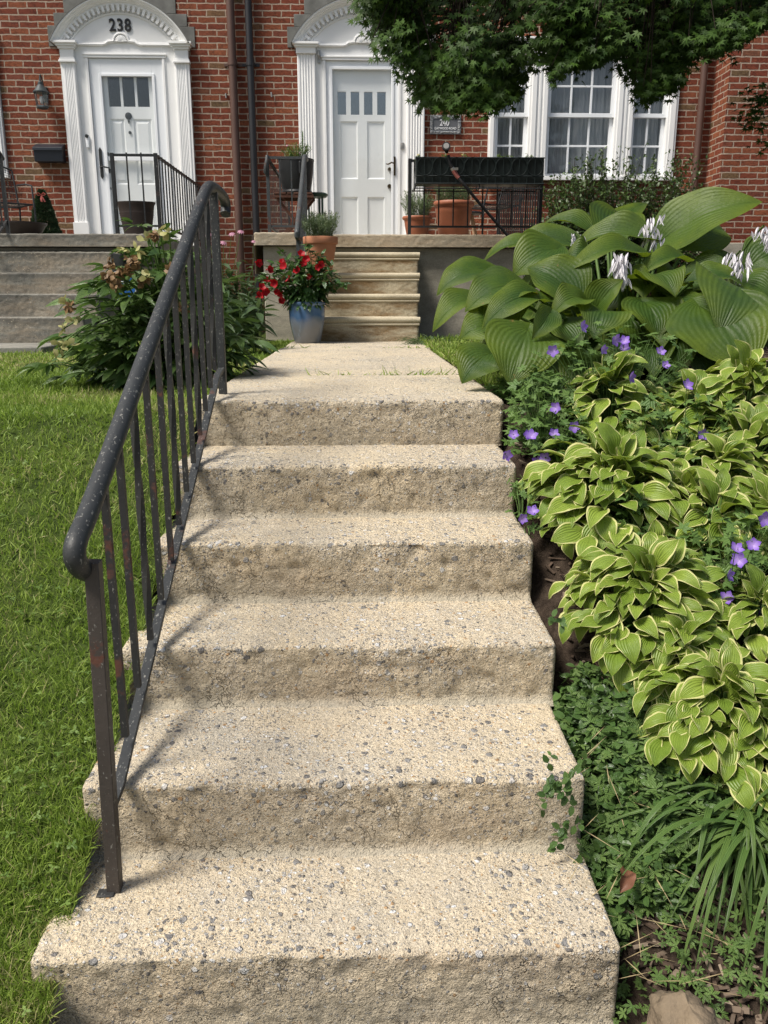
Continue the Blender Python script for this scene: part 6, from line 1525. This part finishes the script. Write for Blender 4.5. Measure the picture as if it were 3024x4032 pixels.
# ------------------------------------------------------------------ potted plants
c, k, H = BP; mv = thing('dipladenia_plant', (c.x, c.y, H), 'glossy dipladenia with red trumpet blooms growing in the blue pot', 'plant'); parts = []; st = []; T_RED = petal_tpl(.95)
for i in range(74):
    an = RG.uniform(0, 2 * PI); q = math.sqrt(RG.random()); sp = Vector((math.cos(an) * q * .36 - .05, math.sin(an) * q * .24, .10 + .34 * (1 - q * q) * RG.uniform(.6, 1.1))); b_ = Vector((c.x + math.cos(an) * .05, c.y + math.sin(an) * .05, H * .94)); tp_ = Vector((c.x, c.y, H)) + sp
    pth = bez(b_, b_ + Vector((sp.x * .3, sp.y * .3, sp.z * 1.1)), tp_, 7); st.append((pth, .003, .0018)); m = 15
    for j in range(m):
        t = .12 + .88 * j / (m - 1); i0 = min(6, int(t * 7)); p = pth[i0].lerp(pth[i0 + 1], t * 7 - i0); d = randdir(1)[0] * [1, 1, .5] + [0, 0, -.15 + .3 * t]; ln = RG.uniform(.045, .075)
        parts.append(stamp(T_LEAF, [tuple(p)], [d], [(RG.normal() * .3, RG.normal() * .3 - .2, 1)], [[ln * 1.15, ln, ln]]))
    if i % 2: 
        for j in range(7): an2 = RG.uniform(0, 6.28); p = Vector((c.x + math.cos(an2) * k * RG.uniform(.4, 1.05), c.y + math.sin(an2) * k * RG.uniform(.4, 1.0), H + RG.uniform(-.03, .12))); ln = RG.uniform(.05, .075); parts.append(stamp(T_LEAF, [tuple(p)], [(math.cos(an2), math.sin(an2), -.7)], [(math.cos(an2) * .4, math.sin(an2) * .4, 1)], [[ln * 1.1, ln, ln]]))
leafmesh('foliage', parts, MAT['mandevilla'], mv)
for (fx, fy) in ((220, 780), (365, 868), (540, 770), (560, 830), (780, 670), (850, 735), (820, 790), (1035, 800), (1010, 830), (890, 960), (625, 985), (590, 1030), (350, 1010), (440, 1040), (265, 1100), (310, 1150), (230, 1210), (465, 1165), (515, 1185), (730, 880), (1150, 1070), (525, 1275)):
    f = at((950 + .30139 * fx) / PX, (800 + .30139 * fy) / PX, c.y - .12 + RG.normal() * .07); fac = Vector((RG.normal() * .5, -1, .3 + RG.normal() * .5))
    leafmesh('flower', [flower_parts(f, fac, .034 * RG.uniform(.85, 1.2), 5, .30, T_RED), flower_parts(f + fac.normalized() * -.02, -fac + Vector((0, 0, .3)), .018, 4, 1.6)], MAT['red_fl'], mv)
    st.append(([Vector((c.x + (f.x - c.x) * .6, c.y, f.z - .06)), f], .002, .0014))
stems_obj('stems', st, MAT['stem'], mv)
def lavender(label, pot, n, ht, spread, tips=0, mat='lavender'):
    c, k, tp = pot; t = thing('lavender_plant', (c.x, c.y, c.z + tp * .93), label, 'plant'); parts = []; hd = []
    for i in range(n):
        an = RG.uniform(0, 2 * PI); q = math.sqrt(RG.random()); b_ = Vector((c.x + math.cos(an) * q * k * .7, c.y + math.sin(an) * q * k * .7, c.z + tp * .93)); h = ht * RG.uniform(.45, 1.0); e = b_ + Vector((math.cos(an) * q * spread, math.sin(an) * q * spread, h))
        m = int(10 + 40 * h); tt_ = np.linspace(.05, 1, m); P = np.array(b_)[None] + (np.array(e - b_))[None] * tt_[:, None] + np.stack([0 * tt_, 0 * tt_, .02 * np.sin(tt_ * PI)], 1)
        d = RG.normal(size=(m, 3)) * .8; d[:, 2] = .9; parts.append(stamp(T_NEEDLE, P, d, RG.normal(size=(m, 3)), np.stack([.042 + 0 * tt_, .024 + .020 * RG.random(m), .03 + 0 * tt_], 1)))
        parts.append(stamp(T_NEEDLE, [tuple(b_)], [tuple(e - b_)], [(1, .2, 0)], [[.022, h, .01]]))
        if i < tips: hd.append(stamp(T_LEAF, np.repeat(np.array(e)[None], 6, 0) + RG.normal(size=(6, 3)) * .004 + np.array([[0, 0, z] for z in np.linspace(0, .025, 6)]), randdir(6, 1.2), RG.normal(size=(6, 3)), .014))
    leafmesh('foliage', parts, MAT[mat], t)
    if hd: leafmesh('seed_heads', hd, MAT['woodstem'], t)
lavender('grey green lavender in the clay pot on the porch step', TP, 230, .215, .06, 10)
lavender('small grey green lavender in the low terracotta coloured pot', SP, 170, .23, .06, 4)
lavender('bushy grey green lavender in the large terracotta coloured pot', LP, 230, .26, .08)
upright('wispy yellow green annuals with one pink bloom in the black planter', (641, 335), KP[0].y, .17, .20, 60, .045, MAT['annual'], [(620, 313), (648, 330)], MAT['pink_fl'], 16, KP[0].z + KP[2] * .93, 'annual_plant', .016, T_NEEDLE)
t = upright('tall spindly flower stalk with a dry seed head in the black planter', (655, 335), KP[0].y - .03, .03, .36, 5, .035, MAT['lavender'], [], None, 26, KP[0].z + KP[2] * .93, 'annual_plant', .02, T_NEEDLE)
for (dx, n_, lb) in ((905, 1, 'marigold seedling with pale yellow bloom at the left end of the window box'), (960, 0, 'sparse seedling behind the spray head in the window box'), (1002, 1, 'marigold seedling with pale yellow bloom right of the spray head'), (1078, 0, 'low green seedling near the middle right of the window box'), (1100, 0, 'grey leaved seedling in front of the white window frame'), (1142, 0, 'green seedling at the right end of the window box')):
    upright(lb, (dx, 340), Yb + .08, .035, .075, 5, .035, MAT['annual'], [(dx - 2, 333)] if n_ else [], MAT['yellow_fl'], 7, at(dx, 345, Yb + .08).z - .01, 'seedling', .016)
# little spruce with its bow
sc_ = Vector((RP.x, RP.y, ZP + .11)); sp = thing('spruce_tree', tuple(sc_), 'dwarf spruce with a faded pink bow in the red pot', 'tree')
n = 5200; t = RG.random(n) ** 1.5; rad = .158 * (1 - t) ** .8 * (.72 + .45 * vnoise(np.stack([t * 9, RG.random(n) * 3, t], 1), 1, 3)) + .012; an = RG.random(n) * 2 * PI; P = np.stack([sc_.x + np.cos(an) * rad, sc_.y + np.sin(an) * rad, sc_.z + .01 + t * .50], 1)
d = np.stack([np.cos(an), np.sin(an), .35 + 0 * an], 1); parts = []
for j in range(5): parts.append(stamp(T_NEEDLE, P, d + RG.normal(size=(n, 3)) * .55, RG.normal(size=(n, 3)), np.stack([.060 + 0 * t, .020 + .016 * RG.random(n), .03 + 0 * t], 1)))
leafmesh('crown', parts, MAT['spruce'], sp); b = B(); b.tube([sc_, sc_ + Vector((0, 0, .46))], [.012, .004], 8); b.build('trunk', MAT['bark'], sp)
rc_ = at(89, 421, RP.y - .07); rb = B()
for s in (-1, 1): rb.tube([rc_, rc_ + Vector((s * .03, -.01, .022)), rc_ + Vector((s * .05, -.005, .008)), rc_ + Vector((s * .03, -.01, -.008)), rc_], [.006, .012, .014, .012, .006], 8, flat=.35); rb.tube([rc_, rc_ + Vector((s * .012 + .012, -.012, -.04)), rc_ + Vector((s * .02 + .02, -.012, -.075))], [.006, .012, .013], 6, flat=.25)
rb.build('bow', MAT['ribbon'], sp)

# ------------------------------------------------------------------ evergreen shrub under the window
sx0, sx1 = at(1172, 420, 9.75), at(1530, 420, 9.75); shc = Vector(((sx0.x + sx1.x) / 2, 9.75, .0))
sh = thing('evergreen_shrub', tuple(shc), 'loose small leaved evergreen shrub under the white window', 'shrub'); parts = []; st = []
for i in range(760):
    u_ = RG.random(); bx_ = sx0.x + .05 + (sx1.x - sx0.x - .1) * u_; bas = Vector((shc.x + (bx_ - shc.x) * .6, 9.85 + RG.normal() * .12, .15 + .5 * RG.random()))
    top_px = 364 - 62 * math.exp(-((u_ - .42) / .13) ** 2) - 30 * math.exp(-((u_ - .2) / .12) ** 2) - 34 * math.exp(-((u_ - .80) / .14) ** 2) + 26 * (u_ > .9)
    zt_ = at(1300, top_px, 9.75).z; h = zt_ - RG.random() ** 1.1 * (zt_ - .5); tp_ = Vector((bx_ + RG.normal() * .10, 9.72 + RG.normal() * .20, h)); tp_.y = min(tp_.y, 10.45)
    pth = bez(bas, bas.lerp(tp_, .5) + Vector((RG.normal() * .05, 0, .12)), tp_, 7); st.append((pth, .004, .0015)); m = 34
    tt_ = .35 + .65 * RG.random(m); P = np.array([tuple(pth[min(6, int(x * 7))].lerp(pth[min(6, int(x * 7)) + 1], x * 7 - min(6, int(x * 7)))) for x in tt_]) + RG.normal(size=(m, 3)) * .018
    parts.append(stamp(T_SMALL, P, randdir(m, .3), np.array((0, -.2, .8)) + RG.normal(size=(m, 3)) * .6, .030 + .022 * RG.random(m)))
leafmesh('foliage', parts, MAT['shrub'], sh); stems_obj('branches', st, MAT['woodstem'], sh)

# ------------------------------------------------------------------ japanese maple hanging in from the right
MB_ = Vector((4.35, 5.7, -.04))
mp = thing('maple_tree', tuple(MB_), 'dark green japanese maple whose crown hangs in from the top right', 'tree')
low = [(770, -40), (785, 5), (805, 50), (832, 95), (870, 130), (905, 205), (935, 232), (985, 240), (1040, 252), (1075, 242), (1100, 212), (1118, 172), (1150, 140), (1205, 150), (1222, 165), (1262, 148), (1300, 148), (1335, 138), (1362, 150), (1392, 195), (1412, 212), (1436, 205), (1462, 168), (1480, 118), (1520, 122), (1550, 140), (1590, 110), (1625, 72), (1700, 50), (1900, 40)]
def low_y(dx):
    for (a, ya), (b_, yb_) in zip(low, low[1:]):
        if a <= dx <= b_: return ya + (yb_ - ya) * (dx - a) / (b_ - a)
    return -60
limbs = []; parts = []
hub = MB_ + Vector((-.15, -.05, 2.0))
limbs.append(([MB_, MB_ + Vector((.03, .02, .9)), hub], .085, .060))
mains = []
for (ex_, ey_, ez_) in ((-4.1, -.35, 1.0), (-3.6, .35, .95), (-3.0, -.75, 1.05), (-2.4, .6, 1.1), (-1.8, -.5, 1.0), (-.9, .5, 1.3), (.6, -.3, 1.4), (-3.2, -.1, 1.6), (-1.8, .1, 1.9), (.9, .6, 1.2)):
    e = MB_ + Vector((ex_, ey_, 1.2 + ez_)); m_ = hub.lerp(e, .5) + Vector((0, 0, .35)); pth = bez(hub, m_, e, 12); limbs.append((pth, .050, .010)); mains.append(pth)
NSP = 3300
pos_l, fw_l, nr_l = [], [], []; twigs = []
cnt = 0
for s in range(NSP * 3):
    if cnt >= NSP: break
    Yd = RG.uniform(4.75, 6.5); dx = RG.uniform(772, 1860); yb_ = low_y(dx)
    zlow = at(dx, yb_, Yd).z; X = at(dx, yb_, Yd).x
    edge = min(1.0, (dx - 772) / 260.0)
    v_ = RG.random() ** 1.6 * (1.30 * (.25 + .75 * edge)) + RG.normal() * .012
    if s % 6 == 0: dx = RG.choice((RG.uniform(1372, 1440), RG.uniform(895, 1110), RG.uniform(1200, 1240), RG.uniform(820, 880))); yb_ = low_y(dx); zlow = at(dx, yb_, Yd).z; X = at(dx, yb_, Yd).x; v_ = RG.random() * .35
    Z = zlow + .045 + v_ - (.05 if s % 9 == 0 and v_ < .1 else 0)
    ctr = Vector((X, Yd, Z))
    if ctr.z > 3.5: continue
    if v_ < .6 and float(vnoise(np.array([[X, Yd, Z]]), 4.2, 21)[0]) < .46: continue
    cnt += 1
    out = (ctr - Vector((MB_.x, MB_.y, ctr.z))).normalized(); out = (out + Vector((RG.normal() * .5, RG.normal() * .5, 0))).normalized()
    nl_ = 11; L = .20
    for j in range(nl_):
        t = j / (nl_ - 1); sd = out.cross(Vector((0, 0, 1))) * ((j % 2) * 2 - 1) * RG.uniform(.02, .07)
        p = ctr - out * L * (.6 - t) + sd + Vector((0, 0, .05 - .09 * t * t + RG.normal() * .012)); 
        pos_l.append(tuple(p)); fw_l.append(tuple(out + sd * 6 + Vector((0, 0, -.85 + RG.normal() * .35)))); nr_l.append((out.x * .4 + RG.normal() * .5, -.75 + RG.normal() * .4, .75))
    if cnt % 3 == 0:
        best = min((q for pth in mains for q in pth[2:]), key=lambda q: (q - ctr).length_squared); twigs.append((bez(best, best.lerp(ctr, .5) + Vector((0, 0, .06)), ctr + out * .1, 5), .006, .0018))
for (dx, dy, Yd) in ((1625, 215, 5.3), (1655, 230, 5.3), (1632, 262, 5.25), (1660, 280, 5.3), (1665, 305, 5.3), (1700, 250, 5.3), (1690, 210, 5.35), (1650, 205, 5.35), (1710, 290, 5.3), (1640, 240, 5.3), (1680, 240, 5.25)):
    ctr = at(dx, dy, Yd); out = Vector((-.9, -.3, 0))
    for j in range(24):
        p = ctr + Vector(RG.normal(size=3) * .045); pos_l.append(tuple(p)); fw_l.append(tuple(out + Vector(RG.normal(size=3) * .5) + Vector((0, 0, -.5)))); nr_l.append((RG.normal() * .4, -.3 + RG.normal() * .3, 1))
    twigs.append((bez(hub + Vector((.0, -.1, .1)), hub.lerp(ctr, .5) + Vector((0, 0, .1)), ctr, 5), .007, .002))
n = len(pos_l)
parts = [stamp(T_MAPLE, pos_l, fw_l, nr_l, .031 + .015 * RG.random(n))]
leafmesh('crown', parts, MAT['maple'], mp)
stems_obj('trunk', limbs + twigs, MAT['bark'], mp)
# one dry leaf on the groundcover
p = on_bed(1350, 1908, .035); v, f, u, r = blade(p + Vector((-.015, -.02, 0)), p + Vector((.012, .03, .02)), .034, (.2, -.7, .7), .2, .25, .2, 6, 8, .1, .3)
o = mk('fallen_leaf', v, f, MAT['dryleaf'], None, origin=tuple(p), uv=u, rnd=r, sharp=0); tag(o, 'curled brown dead leaf by the second lowest step', 'leaf')
